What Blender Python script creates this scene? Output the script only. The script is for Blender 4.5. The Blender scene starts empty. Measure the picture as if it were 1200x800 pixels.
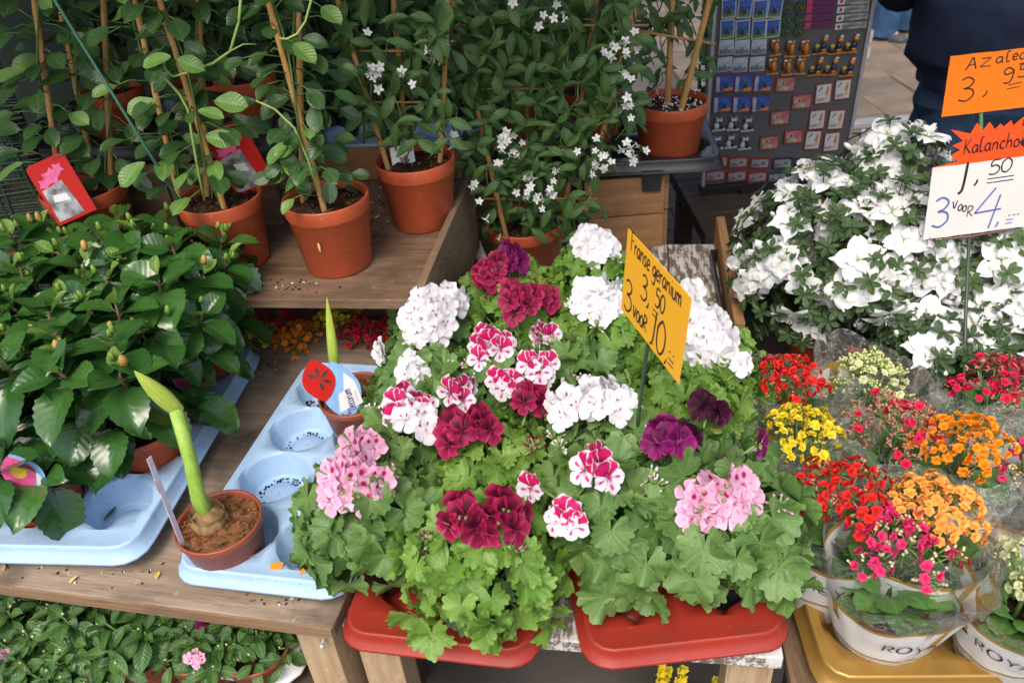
import bpy, math, random
from math import sin, cos, pi, radians, sqrt, atan2
from mathutils import Vector, Matrix, Euler, noise
V = Vector
S = bpy.context.scene
# ------------------------------------------------------------------ camera, light, exposure
CAM = V((0, 0, 1.6)); PITCH = radians(34.6); ROLL = radians(5.1); FPX = 933.0
FW = V((0, cos(PITCH), -sin(PITCH))); UP0 = V((0, sin(PITCH), cos(PITCH)))
RT = V((1, 0, 0)) * cos(ROLL) - UP0 * sin(ROLL); UPV = UP0 * cos(ROLL) + V((1, 0, 0)) * sin(ROLL)
cd = bpy.data.cameras.new('camera'); cam = bpy.data.objects.new('camera', cd)
S.collection.objects.link(cam); S.camera = cam
cam.matrix_world = Matrix(((RT.x, UPV.x, -FW.x, CAM.x), (RT.y, UPV.y, -FW.y, CAM.y), (RT.z, UPV.z, -FW.z, CAM.z), (0, 0, 0, 1)))
cd.sensor_width = 36; cd.lens = 36 * FPX / 1200; cd.clip_start = 0.05; cd.clip_end = 500
cd.dof.use_dof = True; cd.dof.focus_distance = 1.2; cd.dof.aperture_fstop = 6.3
SUN_EL, SUN_AZ = radians(56), radians(200)
w = bpy.data.worlds.new('World'); S.world = w; w.use_nodes = True
wn = w.node_tree; bg = wn.nodes['Background']; sky = wn.nodes.new('ShaderNodeTexSky')
sky.sky_type = 'NISHITA'; sky.sun_disc = False; sky.sun_elevation = SUN_EL; sky.sun_rotation = SUN_AZ
sky.dust_density = 4; sky.ozone_density = 0.6; sky.air_density = 1.0
wn.links.new(sky.outputs[0], bg.inputs[0]); bg.inputs[1].default_value = 0.15
sl = bpy.data.lights.new('sun', 'SUN'); sl.energy = 1.1; sl.angle = radians(28); sl.color = (1, .95, .87)
so = bpy.data.objects.new('sun', sl); S.collection.objects.link(so)
so.rotation_euler = V((sin(SUN_AZ) * cos(SUN_EL), cos(SUN_AZ) * cos(SUN_EL), sin(SUN_EL))).to_track_quat('Z', 'Y').to_euler()
so.location = (2, -3, 6)
S.view_settings.view_transform = 'Standard'; S.view_settings.look = 'None'
S.view_settings.exposure = 0.76; S.view_settings.gamma = 1.0
S.render.engine = 'CYCLES'; S.cycles.use_denoising = True
S.cycles.max_bounces = 6; S.cycles.transparent_max_bounces = 16; S.cycles.caustics_reflective = False; S.cycles.caustics_refractive = False

def at(x, y, z):                    # the point seen at photo pixel (x, y) on the level z
    d = FW * FPX + RT * (x - 600) - UPV * (y - 400)
    return CAM + d * ((z - CAM.z) / d.z)
def aty(x, y, Y):                   # the same on the upright plane Y
    d = FW * FPX + RT * (x - 600) - UPV * (y - 400)
    return CAM + d * (Y / d.y)
def atd(x, y, D):                   # the same at depth D along the view
    return CAM + (FW * FPX + RT * (x - 600) - UPV * (y - 400)) * (D / FPX)

rnd = random.Random(11)
U = rnd.uniform
COL = bpy.data.collections.new('flower_stall')
YAW = radians(-11)

# ------------------------------------------------------------------ mesh builder
class MB:
    def __init__(s): s.v = []; s.f = []; s.m = []; s.uv = []; s.has = False
    def add(s, vs, fs, m=0, uvs=None, M=None):
        b = len(s.v)
        s.v += [tuple(M @ V(p)) for p in vs] if M is not None else [tuple(p) for p in vs]
        s.f += [tuple(i + b for i in f) for f in fs]
        s.m += [m] * len(fs)
        if uvs: s.has = True; s.uv += uvs
        else: s.uv += [(.5, .5)] * len(vs)
    def box(s, c, d, M=None, m=0):
        x, y, z = d[0] / 2, d[1] / 2, d[2] / 2
        vs = [(c[0] + a * x, c[1] + b * y, c[2] + e * z) for a in (-1, 1) for b in (-1, 1) for e in (-1, 1)]
        s.add(vs, [(0, 1, 3, 2), (4, 6, 7, 5), (0, 4, 5, 1), (2, 3, 7, 6), (0, 2, 6, 4), (1, 5, 7, 3)], m, None, M)
    def grid(s, nu, nv, fn, m=0, M=None, closed=False, uvf=None):
        vs = []; uvs = []
        for j in range(nv):
            for i in range(nu):
                u = i / (nu if closed else nu - 1); v = j / (nv - 1)
                vs.append(fn(u, v)); uvs.append(uvf(u, v) if uvf else (u, v))
        fs = []
        for j in range(nv - 1):
            for i in range(nu if closed else nu - 1):
                k = (i + 1) % nu
                fs.append((j * nu + i, j * nu + k, (j + 1) * nu + k, (j + 1) * nu + i))
        s.add(vs, fs, m, uvs, M)
    def tube(s, pts, rad, n=6, m=0, cap=True):
        pts = [V(p) for p in pts]; vs = []; fs = []
        if not isinstance(rad, (list, tuple)): rad = [rad] * len(pts)
        ref = V((0, 0, 1)) if abs((pts[-1] - pts[0]).normalized().z) < .9 else V((1, 0, 0))
        for i, p in enumerate(pts):
            t = (pts[min(i + 1, len(pts) - 1)] - pts[max(i - 1, 0)]).normalized()
            a = t.cross(ref); a = a.normalized() if a.length > 1e-6 else V((1, 0, 0)); b = t.cross(a)
            for k in range(n):
                q = 2 * pi * k / n; vs.append(p + (a * cos(q) + b * sin(q)) * rad[i])
        for i in range(len(pts) - 1):
            for k in range(n):
                l = (k + 1) % n
                fs.append((i * n + k, i * n + l, (i + 1) * n + l, (i + 1) * n + k))
        if cap: fs.append(tuple(range(n - 1, -1, -1))); fs.append(tuple(range((len(pts) - 1) * n, len(pts) * n)))
        s.add(vs, fs, m)
    def lathe(s, prof, n=28, m=0, c=(0, 0, 0), sx=1, M=None):
        s.grid(n, len(prof), lambda u, v: (c[0] + sx * prof[round(v * (len(prof) - 1))][0] * cos(2 * pi * u), c[1] + prof[round(v * (len(prof) - 1))][0] * sin(2 * pi * u), c[2] + prof[round(v * (len(prof) - 1))][1]), m, M, True)
    def ball(s, c, r, n=8, m=0, M=None, k=5):
        rr = (r, r, r) if not isinstance(r, (tuple, list)) else r
        s.grid(n, k, lambda u, v: (c[0] + rr[0] * sin(pi * v + 1e-3 * (v == 0) - 1e-3 * (v == 1)) * cos(2 * pi * u), c[1] + rr[1] * sin(pi * v + 1e-3 * (v == 0) - 1e-3 * (v == 1)) * sin(2 * pi * u), c[2] - rr[2] * cos(pi * v)), m, M, True)
    def mesh(s, name, mats, smooth=True):
        me = bpy.data.meshes.new(name); me.from_pydata(s.v, [], s.f)
        for m in (mats if isinstance(mats, (list, tuple)) else [mats]): me.materials.append(m)
        me.polygons.foreach_set('material_index', s.m)
        me.polygons.foreach_set('use_smooth', [smooth] * len(s.f))
        if s.has:
            l = me.uv_layers.new(name='UVMap'); idx = [0] * len(me.loops); me.loops.foreach_get('vertex_index', idx)
            l.data.foreach_set('uv', [c for i in idx for c in s.uv[i]])
        me.update(); return me

def ob(name, me, parent=None, M=None, bev=0, **kw):
    o = bpy.data.objects.new(name, me); COL.objects.link(o)
    if parent is not None: o.parent = parent
    if M is not None: o.matrix_basis = M
    if bev:
        b = o.modifiers.new('bevel', 'BEVEL'); b.width = bev; b.segments = 2; b.limit_method = 'ANGLE'; b.harden_normals = False
    for k, v in kw.items(): o[k] = v
    return o
def thing(name, label, cat, loc=(0, 0, 0), rz=0, group=None, M=None):
    o = bpy.data.objects.new(name, None); COL.objects.link(o); o.empty_display_size = .05
    if M is not None: o.matrix_basis = M
    else: o.location = loc; o.rotation_euler = (0, 0, rz)
    o['label'] = label; o['category'] = cat
    if group: o['group'] = group
    return o
def tag(o, label, cat, group=None):
    o['label'] = label; o['category'] = cat
    if group: o['group'] = group
    return o
def fr(p, d, up, s=1.0):            # frame with Y along d, Z towards up
    y = V(d).normalized(); z = V(up) - y * V(up).dot(y)
    z = z.normalized() if z.length > 1e-5 else y.orthogonal().normalized()
    x = y.cross(z)
    return Matrix(((x.x * s, y.x * s, z.x * s, p[0]), (x.y * s, y.y * s, z.y * s, p[1]), (x.z * s, y.z * s, z.z * s, p[2]), (0, 0, 0, 1)))
def T(x, y, z, rz=0): return Matrix.Translation((x, y, z)) @ Matrix.Rotation(rz, 4, 'Z')
def jit(v, a): return V(v) + V((U(-a, a), U(-a, a), U(-a, a)))

# ------------------------------------------------------------------ materials
class NT:
    def __init__(s, name):
        s.m = bpy.data.materials.new(name); s.m.use_nodes = True; s.t = s.m.node_tree
        s.b = s.t.nodes['Principled BSDF']; s.out = s.t.nodes['Material Output']
    def n(s, ty, **kw):
        x = s.t.nodes.new('ShaderNode' + ty)
        for k, v in kw.items(): setattr(x, k, v)
        return x
    def set(s, inp, v):
        if hasattr(v, 'is_linked') or isinstance(v, bpy.types.NodeSocket): s.t.links.new(v, inp)
        else: inp.default_value = v if not (isinstance(v, tuple) and len(v) == 3 and inp.type == 'RGBA') else (*v, 1)
    def mth(s, op, a, b=0.0, c=None):
        x = s.n('Math', operation=op); s.set(x.inputs[0], a); s.set(x.inputs[1], b)
        if c is not None: s.set(x.inputs[2], c)
        return x.outputs[0]
    def mix(s, f, a, b, mode='MIX'):
        x = s.n('Mix', data_type='RGBA', blend_type=mode); s.set(x.inputs[0], f); s.set(x.inputs[6], a); s.set(x.inputs[7], b); return x.outputs[2]
    def step(s, v, lo, hi): 
        x = s.n('MapRange', interpolation_type='SMOOTHSTEP'); s.set(x.inputs[0], v); s.set(x.inputs[1], lo); s.set(x.inputs[2], hi); return x.outputs[0]
    def noise(s, scale, vec=None, detail=3, rough=.55):
        x = s.n('TexNoise'); x.inputs['Scale'].default_value = scale; x.inputs['Detail'].default_value = detail; x.inputs['Roughness'].default_value = rough
        if vec is not None: s.t.links.new(vec, x.inputs['Vector'])
        return x.outputs['Fac']
    def co(s, which='Object', scale=None):
        c = s.n('TexCoord').outputs[which]
        if scale:
            mp = s.n('Mapping'); s.t.links.new(c, mp.inputs[0]); mp.inputs['Scale'].default_value = scale; c = mp.outputs[0]
        return c
    def uv(s):
        x = s.n('SeparateXYZ'); s.t.links.new(s.n('TexCoord').outputs['UV'], x.inputs[0]); return x.outputs[0], x.outputs[1]
    def rand(s): return s.n('ObjectInfo').outputs['Random']
    def bump(s, h, st=.3, dist=.002):
        x = s.n('Bump'); x.inputs['Strength'].default_value = st; x.inputs['Distance'].default_value = dist
        s.t.links.new(h, x.inputs['Height']); s.t.links.new(x.outputs[0], s.b.inputs['Normal']); return x.outputs[0]
    def fin(s, col, rough=.5, spec=.5, trans=0, tcol=None):
        s.set(s.b.inputs['Base Color'], col); s.set(s.b.inputs['Roughness'], rough); s.b.inputs['Specular IOR Level'].default_value = spec
        if trans:
            tr = s.n('BsdfTranslucent'); s.set(tr.inputs[0], tcol if tcol is not None else col)
            mx = s.n('MixShader'); mx.inputs[0].default_value = trans
            s.t.links.new(s.b.outputs[0], mx.inputs[1]); s.t.links.new(tr.outputs[0], mx.inputs[2]); s.t.links.new(mx.outputs[0], s.out.inputs[0])
        return s.m
def plain(name, col, rough=.5, var=.25, scale=12, bump=.15, spec=.5, fine=180, metal=0):
    t = NT(name); n = t.noise(scale, t.co()); f = t.noise(fine, t.co())
    d = tuple(c * (1 - var) for c in col); l = tuple(min(1, c * (1 + var * .6)) for c in col)
    c = t.mix(t.step(n, .3, .7), d, l); c = t.mix(t.mth('MULTIPLY', f, .35 * var), c, tuple(x * .5 for x in col))
    t.bump(f, bump, .001); t.b.inputs['Metallic'].default_value = metal
    r = t.mth('ADD', t.mth('MULTIPLY', n, .25), rough - .12)
    return t.fin(c, r, spec)
def wood(name, a, b, scale=(3, 40, 40), rough=.75, stain=.5, grain=1.0):
    t = NT(name); c = t.co('Object', scale)
    g = t.noise(2.2, c, 6, .65); g2 = t.noise(9, c, 4, .6); st = t.noise(5, t.co(), 4, .6); fs = t.noise(55, t.co(), 3)
    col = t.mix(t.step(g, .3, .7), a, b)
    col = t.mix(t.mth('MULTIPLY', t.step(g2, .52, .72), .55 * grain), col, tuple(x * .5 for x in a))
    col = t.mix(t.mth('MULTIPLY', t.step(st, .5, .68), stain), col, tuple(x * .42 for x in a))
    col = t.mix(t.mth('MULTIPLY', t.step(fs, .63, .75), .4), col, tuple(min(1, x * 1.6) for x in b))
    t.bump(g2, .35, .0015)
    return t.fin(col, rough, .3)
def leafmat(name, c1, c2, vein, rough=.4, kind='lat', trans=.22, nl=8, spec=.5, bump=.5, edge=None):
    t = NT(name); u, v = t.uv(); r = t.rand(); n = t.noise(9, t.co(), 3)
    col = t.mix(r, c1, c2); col = t.mix(t.mth('MULTIPLY', t.step(n, .35, .7), .45), col, tuple(x * .62 for x in c1))
    if kind == 'lat':
        a = t.mth('ABSOLUTE', t.mth('SUBTRACT', u, .5)); a2 = t.mth('MULTIPLY', a, 2.0)
        q = t.mth('FRACT', t.mth('SUBTRACT', t.mth('MULTIPLY', v, nl), t.mth('MULTIPLY', a2, 1.9)))
        d = t.mth('ABSOLUTE', t.mth('SUBTRACT', q, .5))
        lat = t.mth('SUBTRACT', 1.0, t.step(d, .02, .11)); mid = t.mth('SUBTRACT', 1.0, t.step(a2, .03, .1))
        ve = t.mth('MAXIMUM', t.mth('MULTIPLY', lat, .6), mid); h = t.mth('MULTIPLY', d, 1.0)
    else:
        x = t.mth('SUBTRACT', u, .5); y = t.mth('SUBTRACT', v, .5)
        th = t.mth('ARCTAN2', x, y); rr = t.mth('SQRT', t.mth('ADD', t.mth('MULTIPLY', x, x), t.mth('MULTIPLY', y, y)))
        d = t.mth('ABSOLUTE', t.mth('SINE', t.mth('MULTIPLY', th, 3.5)))
        wv = t.mth('MULTIPLY', d, rr)
        ve = t.mth('MULTIPLY', t.mth('SUBTRACT', 1.0, t.step(wv, .004, .045)), .8)
        fine = t.noise(16, t.co('UV'), 2); h = t.mth('ADD', t.mth('MULTIPLY', d, .6), t.mth('MULTIPLY', fine, .7))
        col = t.mix(t.mth('MULTIPLY', t.step(rr, .38, .5), .35), col, tuple(min(1, x * 1.35) for x in c2))
    col = t.mix(t.mth('MULTIPLY', ve, .75), col, vein)
    t.bump(h, bump, .0025)
    return t.fin(col, rough, spec, trans, tuple(min(1, x * 2.1) for x in c2))
def petalmat(name, base, mid, edge, blotch=None, bl=(.5, .42, .10, .2), e0=.62, e1=.95, trans=.25, veins=.25):
    t = NT(name); u, v = t.uv(); a = t.mth('MULTIPLY', t.mth('ABSOLUTE', t.mth('SUBTRACT', u, .5)), 2.0)
    col = t.mix(t.step(v, .0, .45), base, mid)
    ed = t.mth('MAXIMUM', v, t.mth('ADD', t.mth('MULTIPLY', a, .75), .22))
    col = t.mix(t.step(t.mth('ADD', ed, t.mth('MULTIPLY', t.mth('SUBTRACT', t.noise(4, t.co('UV')), .5), .25)), e0, e1), col, edge)
    vn = t.mth('ABSOLUTE', t.mth('SINE', t.mth('MULTIPLY', t.mth('SUBTRACT', u, .5), t.mth('ADD', 26.0, 0))))
    col = t.mix(t.mth('MULTIPLY', t.mth('SUBTRACT', 1, t.step(vn, .05, .5)), veins), col, mid)
    if blotch:
        dx = t.mth('DIVIDE', t.mth('SUBTRACT', u, bl[0]), bl[2]); dy = t.mth('DIVIDE', t.mth('SUBTRACT', v, bl[1]), bl[3])
        r = t.mth('SQRT', t.mth('ADD', t.mth('MULTIPLY', dx, dx), t.mth('MULTIPLY', dy, dy)))
        col = t.mix(t.mth('SUBTRACT', 1, t.step(r, .55, 1.25)), col, blotch)
    h = t.noise(7, t.co('UV'), 2); t.bump(h, .35, .002)
    hs = t.n('HueSaturation'); t.set(hs.inputs['Color'], col); t.set(hs.inputs['Value'], t.mth('ADD', t.mth('MULTIPLY', t.rand(), .2), .88))
    return t.fin(hs.outputs[0], .55, .25, trans, hs.outputs[0])
# ------------------------------------------------------------------ shared materials
def potmat(name, c):
    t = NT(name); n = t.noise(9, t.co('Object', (1, 1, .5)), 5, .65); f = t.noise(70, t.co(), 3); sc_ = t.noise(26, t.co('Object', (1, 1, 6)), 3)
    col = t.mix(t.step(n, .3, .7), tuple(x * .78 for x in c), tuple(min(1, x * 1.12) for x in c))
    col = t.mix(t.mth('MULTIPLY', t.step(f, .64, .72), .35), col, (.45, .30, .22)); col = t.mix(t.mth('MULTIPLY', t.step(sc_, .56, .72), .45), col, tuple(x * .55 for x in c))
    t.bump(n, .1, .001); return t.fin(col, t.mth('ADD', t.mth('MULTIPLY', n, .3), .27), .45)
M_POT = potmat('pot_terracotta_plastic', (.47, .088, .032))
M_POT2 = potmat('pot_brown_plastic', (.30, .075, .04))
M_POTB = plain('black_plastic', (.022, .022, .024), .35, .3, 9, .08)
M_SOIL = plain('peat_soil', (.055, .03, .017), .95, .6, 60, 1.0, .1, 420)
M_SOILB = plain('coir_soil', (.19, .085, .035), .95, .6, 90, 1.0, .1, 520)
M_SOILL = plain('soil_fibre', (.22, .13, .07), .9, .5, 90, .3)
def scuffed(name, c, dirt, rough=.38, amt=.5):
    t = NT(name); n = t.noise(6, t.co(), 5, .65); sp = t.noise(160, t.co(), 2); st = t.noise(11, t.co('Object', (1, 2.5, 1)), 6, .7); fl = t.noise(55, t.co('Object', (1, 4, 1)), 3)
    col = t.mix(t.step(n, .3, .7), tuple(x * .90 for x in c), tuple(min(1, x * 1.06) for x in c))
    col = t.mix(t.mth('MULTIPLY', t.step(st, .52, .70), .35 * amt), col, dirt)
    col = t.mix(t.mth('MULTIPLY', t.mth('MULTIPLY', t.step(sp, .62, .70), t.step(n, .42, .6)), .8 * amt), col, dirt)
    col = t.mix(t.mth('MULTIPLY', t.step(fl, .68, .72), .45 * amt), col, tuple(min(1, x * 1.5 + .1) for x in c))
    t.bump(t.noise(40, t.co(), 3), .08, .002); return t.fin(col, t.mth('ADD', t.mth('MULTIPLY', st, .35), rough - .15), .45)
M_BLUE = scuffed('blue_tray_plastic', (.38, .56, .78), (.16, .13, .10))
M_RED = scuffed('red_tray_plastic', (.33, .032, .018), (.10, .05, .035), .36, .8)
M_WHITE = plain('white_plastic', (.72, .72, .70), .4, .12, 6, .05)
def goldmat():
    t = NT('gold_plastic'); n = t.noise(4, t.co()); c = t.mix(n, (.40, .22, .045), (.55, .33, .08)); t.b.inputs['Metallic'].default_value = .55
    t.bump(t.noise(60, t.co()), .08, .001); return t.fin(c, .33, .6)
M_GOLD = goldmat()
M_BAMBOO = wood('bamboo_cane', (.42, .22, .07), (.52, .30, .11), (60, 60, 6), .5, .25)
M_STEM = plain('green_stem', (.10, .19, .04), .5, .3, 20, .1)
M_BROWNSTEM = plain('woody_stem', (.12, .08, .04), .8, .3, 20, .3)
M_PLY = wood('weathered_plywood', (.22, .16, .11), (.37, .285, .21), (2.2, 26, 26), .8, .75)
M_PLYEDGE = wood('plywood_edge', (.20, .12, .065), (.30, .19, .11), (3, 60, 120), .8, .4)
M_SHELF = wood('shelf_board', (.13, .075, .043), (.225, .145, .09), (2.5, 24, 24), .75, .6)
M_CRATE = wood('crate_pine', (.30, .15, .065), (.40, .22, .10), (2.5, 30, 30), .7, .45)
M_PINE = wood('pale_pine', (.36, .24, .13), (.48, .35, .21), (30, 30, 2.5), .7, .45)
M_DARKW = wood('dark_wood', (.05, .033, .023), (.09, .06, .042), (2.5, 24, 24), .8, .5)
M_BRACKET = wood('grey_brown_board', (.17, .105, .06), (.24, .16, .095), (24, 2.5, 24), .8, .5)
def peel():
    t = NT('peeling_white_paint'); c = t.co('Object', (3, 14, 14)); n = t.noise(6, c, 7, .7); n2 = t.noise(14, t.co(), 5, .7); g = t.noise(22, c, 3)
    wd = t.mix(g, (.13, .09, .065), (.24, .18, .13)); pt = t.mix(n2, (.62, .60, .55), (.74, .73, .70))
    f = t.step(t.mth('ADD', t.mth('MULTIPLY', n, .7), t.mth('MULTIPLY', n2, .4)), .50, .58)
    t.bump(f, .5, .002); return t.fin(t.mix(f, pt, wd), .7, .3)
M_PEEL = peel()
# leaves
M_PEL = [leafmat('geranium_leaf_mid', (.095, .195, .045), (.165, .285, .075), (.24, .36, .12), .5, 'rad', .22),
         leafmat('geranium_leaf_bright', (.13, .265, .035), (.215, .365, .065), (.29, .44, .12), .5, 'rad', .25),
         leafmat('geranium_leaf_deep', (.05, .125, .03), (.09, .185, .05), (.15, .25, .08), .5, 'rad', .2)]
M_HIB = leafmat('hibiscus_leaf', (.026, .090, .018), (.056, .15, .028), (.05, .125, .026), .2, 'lat', .10, 7, .6, .15)
M_HIBY = leafmat('hibiscus_young_leaf', (.14, .27, .04), (.22, .36, .06), (.26, .40, .1), .3, 'lat', .2, 7, .6, .7)
M_VINE = leafmat('mandevilla_leaf', (.028, .072, .020), (.055, .125, .032), (.07, .14, .045), .36, 'lat', .15, 9, .5, .2)
M_VINEL = leafmat('mandevilla_light_leaf', (.12, .25, .05), (.21, .37, .09), (.24, .4, .12), .36, 'lat', .25, 9, .5, .4)
M_JAS = leafmat('jasmine_leaf', (.05, .11, .028), (.085, .17, .04), (.1, .2, .055), .42, 'lat', .2, 7)
M_IMP = leafmat('impatiens_leaf', (.04, .11, .022), (.085, .19, .04), (.16, .3, .08), .38, 'lat', .2, 8)
M_KAL = leafmat('kalanchoe_leaf', (.085, .21, .05), (.15, .30, .08), (.18, .33, .1), .35, 'lat', .15, 5, .5, .2)
M_AZL = leafmat('azalea_leaf', (.035, .075, .022), (.07, .125, .035), (.1, .17, .05), .4, 'lat', .12, 4)
M_DKLEAF = leafmat('dark_bush_leaf', (.03, .07, .022), (.055, .11, .035), (.07, .13, .05), .45, 'lat', .15, 6)
# petals
PK = (.84, .42, .60)
M_P = {
 'pink': [petalmat('pink_petal_marked', (.87, .55, .7), PK, (.88, .50, .66), (.42, .005, .10), (.5, .48, .17, .2)), petalmat('pink_petal', (.88, .62, .74), (.86, .46, .63), (.88, .52, .68), (.72, .12, .33), (.5, .40, .05, .14), veins=.12)],
 'white': [petalmat('white_petal_marked', (.86, .82, .84), (.88, .85, .87), (.9, .88, .9), (.50, .02, .24), (.5, .33, .09, .14), veins=.05), petalmat('white_petal', (.8, .62, .72), (.89, .85, .88), (.9, .89, .91), veins=.1)],
 'white2': [petalmat('pure_white_petal', (.80, .62, .70), (.88, .84, .865), (.9, .89, .9), (.75, .35, .55), (.5, .25, .05, .15), veins=.1), petalmat('pure_white_petal_low', (.82, .76, .76), (.89, .87, .89), (.9, .89, .91), veins=.1)],
 'red': [petalmat('crimson_petal_dark', (.03, .0, .008), (.09, .002, .018), (.44, .016, .085), None, e0=.5, e1=1.0, veins=.3), petalmat('crimson_petal', (.035, .0, .01), (.24, .006, .045), (.52, .028, .13), None, e0=.5, e1=1.0, veins=.3)],
 'wine': [petalmat('wine_petal_dark', (.012, .0, .008), (.028, .002, .014), (.075, .006, .035), None, veins=.3), petalmat('wine_petal', (.02, .0, .01), (.04, .003, .018), (.10, .01, .05), None, veins=.3)],
 'purple': [petalmat('purple_petal_dark', (.03, .0, .015), (.10, .003, .05), (.25, .012, .13), None, veins=.3), petalmat('purple_petal', (.06, .0, .03), (.22, .006, .11), (.36, .02, .20), None, veins=.3)],
 'duo': [petalmat('magenta_white_edged_petal', (.35, .0, .07), (.58, .01, .13), (.88, .80, .86), None, e0=.80, e1=.96, veins=.15), petalmat('white_magenta_flushed_petal', (.75, .30, .50), (.87, .76, .83), (.9, .87, .9), (.66, .06, .28), (.5, .5, .13, .22), e0=.55, e1=.9, veins=.15)],
}
M_AZP = petalmat('azalea_petal', (.62, .74, .34), (.89, .89, .87), (.92, .92, .91), e0=.5, e1=.9, trans=.3, veins=.05)
M_JASP = petalmat('jasmine_petal', (.85, .83, .7), (.86, .85, .8), (.88, .87, .84), veins=.05)
def kmat(n, c, d): return petalmat('kalanchoe_' + n, d, c, c, e0=.5, e1=.9, trans=.2, veins=.05)
M_K = {'red': kmat('red', (.72, .025, .02), (.5, .02, .01)), 'cream': kmat('cream', (.74, .76, .42), (.55, .65, .2)), 'crimson': kmat('crimson', (.68, .018, .075), (.4, .01, .04)),
       'yellow': kmat('yellow', (.86, .68, .035), (.75, .5, .02)), 'rose': kmat('rose', (.80, .045, .19), (.5, .02, .08)), 'orange': kmat('orange', (.95, .33, .015), (.9, .25, .01)), 'peach': kmat('peach', (.95, .44, .09), (.9, .33, .05))}
M_BUDS = {'red': plain('red_kalanchoe_bud', (.62, .26, .14), .6, .3), 'cream': plain('cream_kalanchoe_bud', (.60, .68, .24), .6, .3), 'crimson': plain('crimson_kalanchoe_bud', (.52, .20, .14), .6, .3), 'yellow': plain('yellow_kalanchoe_bud', (.66, .62, .10), .6, .3),
          'rose': plain('rose_kalanchoe_bud', (.70, .55, .32), .6, .3), 'orange': plain('orange_kalanchoe_bud', (.62, .25, .10), .6, .3), 'peach': plain('peach_kalanchoe_bud', (.8, .35, .1), .6, .3)}
M_BUD = plain('green_bud', (.19, .30, .05), .45, .35, 60, .1)
M_HBUD = plain('hibiscus_bud_orange', (.52, .32, .08), .45, .4, 60, .1)
M_CALYX = plain('green_calyx', (.22, .33, .09), .5, .3, 60, .1)
M_STICK = plain('dark_green_stick', (.04, .07, .035), .4, .2)
M_INK = plain('black_marker_ink', (.018, .012, .02), .5, .2)
M_INKB = plain('blue_marker_ink', (.10, .15, .42), .5, .2)
M_INKP = plain('purple_print_ink', (.10, .035, .26), .5, .2)
M_LABELW = plain('white_label_card', (.74, .74, .72), .4, .06)

# ------------------------------------------------------------------ leaves and flowers as shared meshes
def wprof(v, k=.6, a=.7):
    return (v / k) ** a if v < k else sqrt(max(0, 1 - ((v - k) / (1 - k)) ** 2))
def leaf_pel(seed, mat, deep=0):
    r = random.Random(seed); mb = MB(); nt = 48; NS = 16; vs = [(0, 0, 0)]; uv = [(.5, .5)]; fs = []
    p1, p2, am = r.uniform(0, 6), r.uniform(0, 6), r.uniform(.14, .32); rings = (.3, .65, .88, 1.0); r0 = r.uniform(-.15, .5)
    for rr in rings:
        for i in range(nt + 1):
            th = radians(-166 + 332 * i / nt)
            o = 1 + (.055 + .075 * deep) * cos((7 - 2 * deep) * th) + (-.075 - .05 * deep, .035, .04)[i % 3] - .05 * (1 - cos(th)) + r.uniform(-.012, .012)
            q = rr if rr < .8 else rr * (o if rr == 1 else 1 + (o - 1) * .75)
            if rr < .8: q = rr * (1 + (o - 1) * .3)
            x, y = sin(th) * q, cos(th) * q * .95
            z = r0 * rr ** 2 + am * rr ** 2 * sin(3 * th + p1) + .085 * rr ** 4 * sin(7 * th + p2) + .04 * rr ** 5 * sin(13 * th + p1) + .03 * rr * cos(7 * th)
            vs.append((x, y + .0, z)); uv.append((.5 + x * .46, .5 + y * .46))
    n = nt + 1
    for i in range(nt): fs.append((0, 1 + i, 2 + i))
    for k in range(len(rings) - 1):
        for i in range(nt): a = 1 + k * n + i; fs.append((a, a + n, a + n + 1, a + 1))
    mb.add([(-p[0], p[1], p[2]) for p in vs], [f for f in fs], 0, uv); return mb.mesh('leaf', mat)
def leaf_ov(seed, mat, W=.36, k=.4, a=.75, fold=.12, droop=.22, quilt=.0, serr=.0, nl=7, nu=7, nv=11, tip=0.0, twist=.0):
    r = random.Random(seed); mb = MB(); ph = r.uniform(0, 6); tw = r.uniform(-twist, twist); dr = droop * r.uniform(.5, 1.5)
    def fn(u, v):
        s = 2 * u - 1; w = W * wprof(min(max(v, .0), 1), k, a)
        if tip and v > 1 - tip: w *= .55 + .45 * (1 - v) / tip
        if abs(s) > .99 and serr: w *= 1 + (serr if round(v * (nv - 1)) % 2 else -serr)
        z = fold * abs(s) * w * 2 - dr * v * v + quilt * sin(2 * pi * (v * nl - abs(s) * 1.6)) * (1 - .5 * abs(s)) * (abs(s) > .05) + .04 * sin(5 * v + ph) * s + tw * s * v
        return (s * w, v, z)
    mb.grid(nu, nv, fn); return mb.mesh('leaf', mat)
LPEL = [[leaf_pel(s * 7 + i, M_PEL[i], 1 if i == 1 else 0) for s in range(8)] for i in range(3)]
LPELY = [leaf_pel(90 + s, leafmat('yellowing_geranium_leaf', (.30, .32, .05), (.42, .36, .07), (.35, .38, .12), .55, 'rad', .25)) for s in range(2)]
LHIB = [leaf_ov(s, M_HIB, .41, .34, .55, .16, .28, .004, .05, 7, 9, 17, .22, .12) for s in range(6)]
LHIBY = [leaf_ov(s + 30, M_HIBY, .33, .4, .7, .25, .1, .010, .03, 7, 7, 13, .2) for s in range(3)]
LVINE = [leaf_ov(s + 50, M_VINE, .32, .5, .6, .12, .2, .001, 0, 9, 7, 10, .12) for s in range(5)]
LVINEL = [leaf_ov(s + 60, M_VINEL, .31, .5, .6, .14, .15, .001, 0, 9, 7, 10, .12) for s in range(3)]
LJAS = [leaf_ov(s + 70, M_JAS, .21, .36, .7, .2, .25, 0, 0, 7, 5, 8, .3) for s in range(4)]
LIMP = [leaf_ov(s + 80, M_IMP, .28, .42, .7, .15, .25, .003, 0, 8, 7, 9, .25) for s in range(4)]
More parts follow.
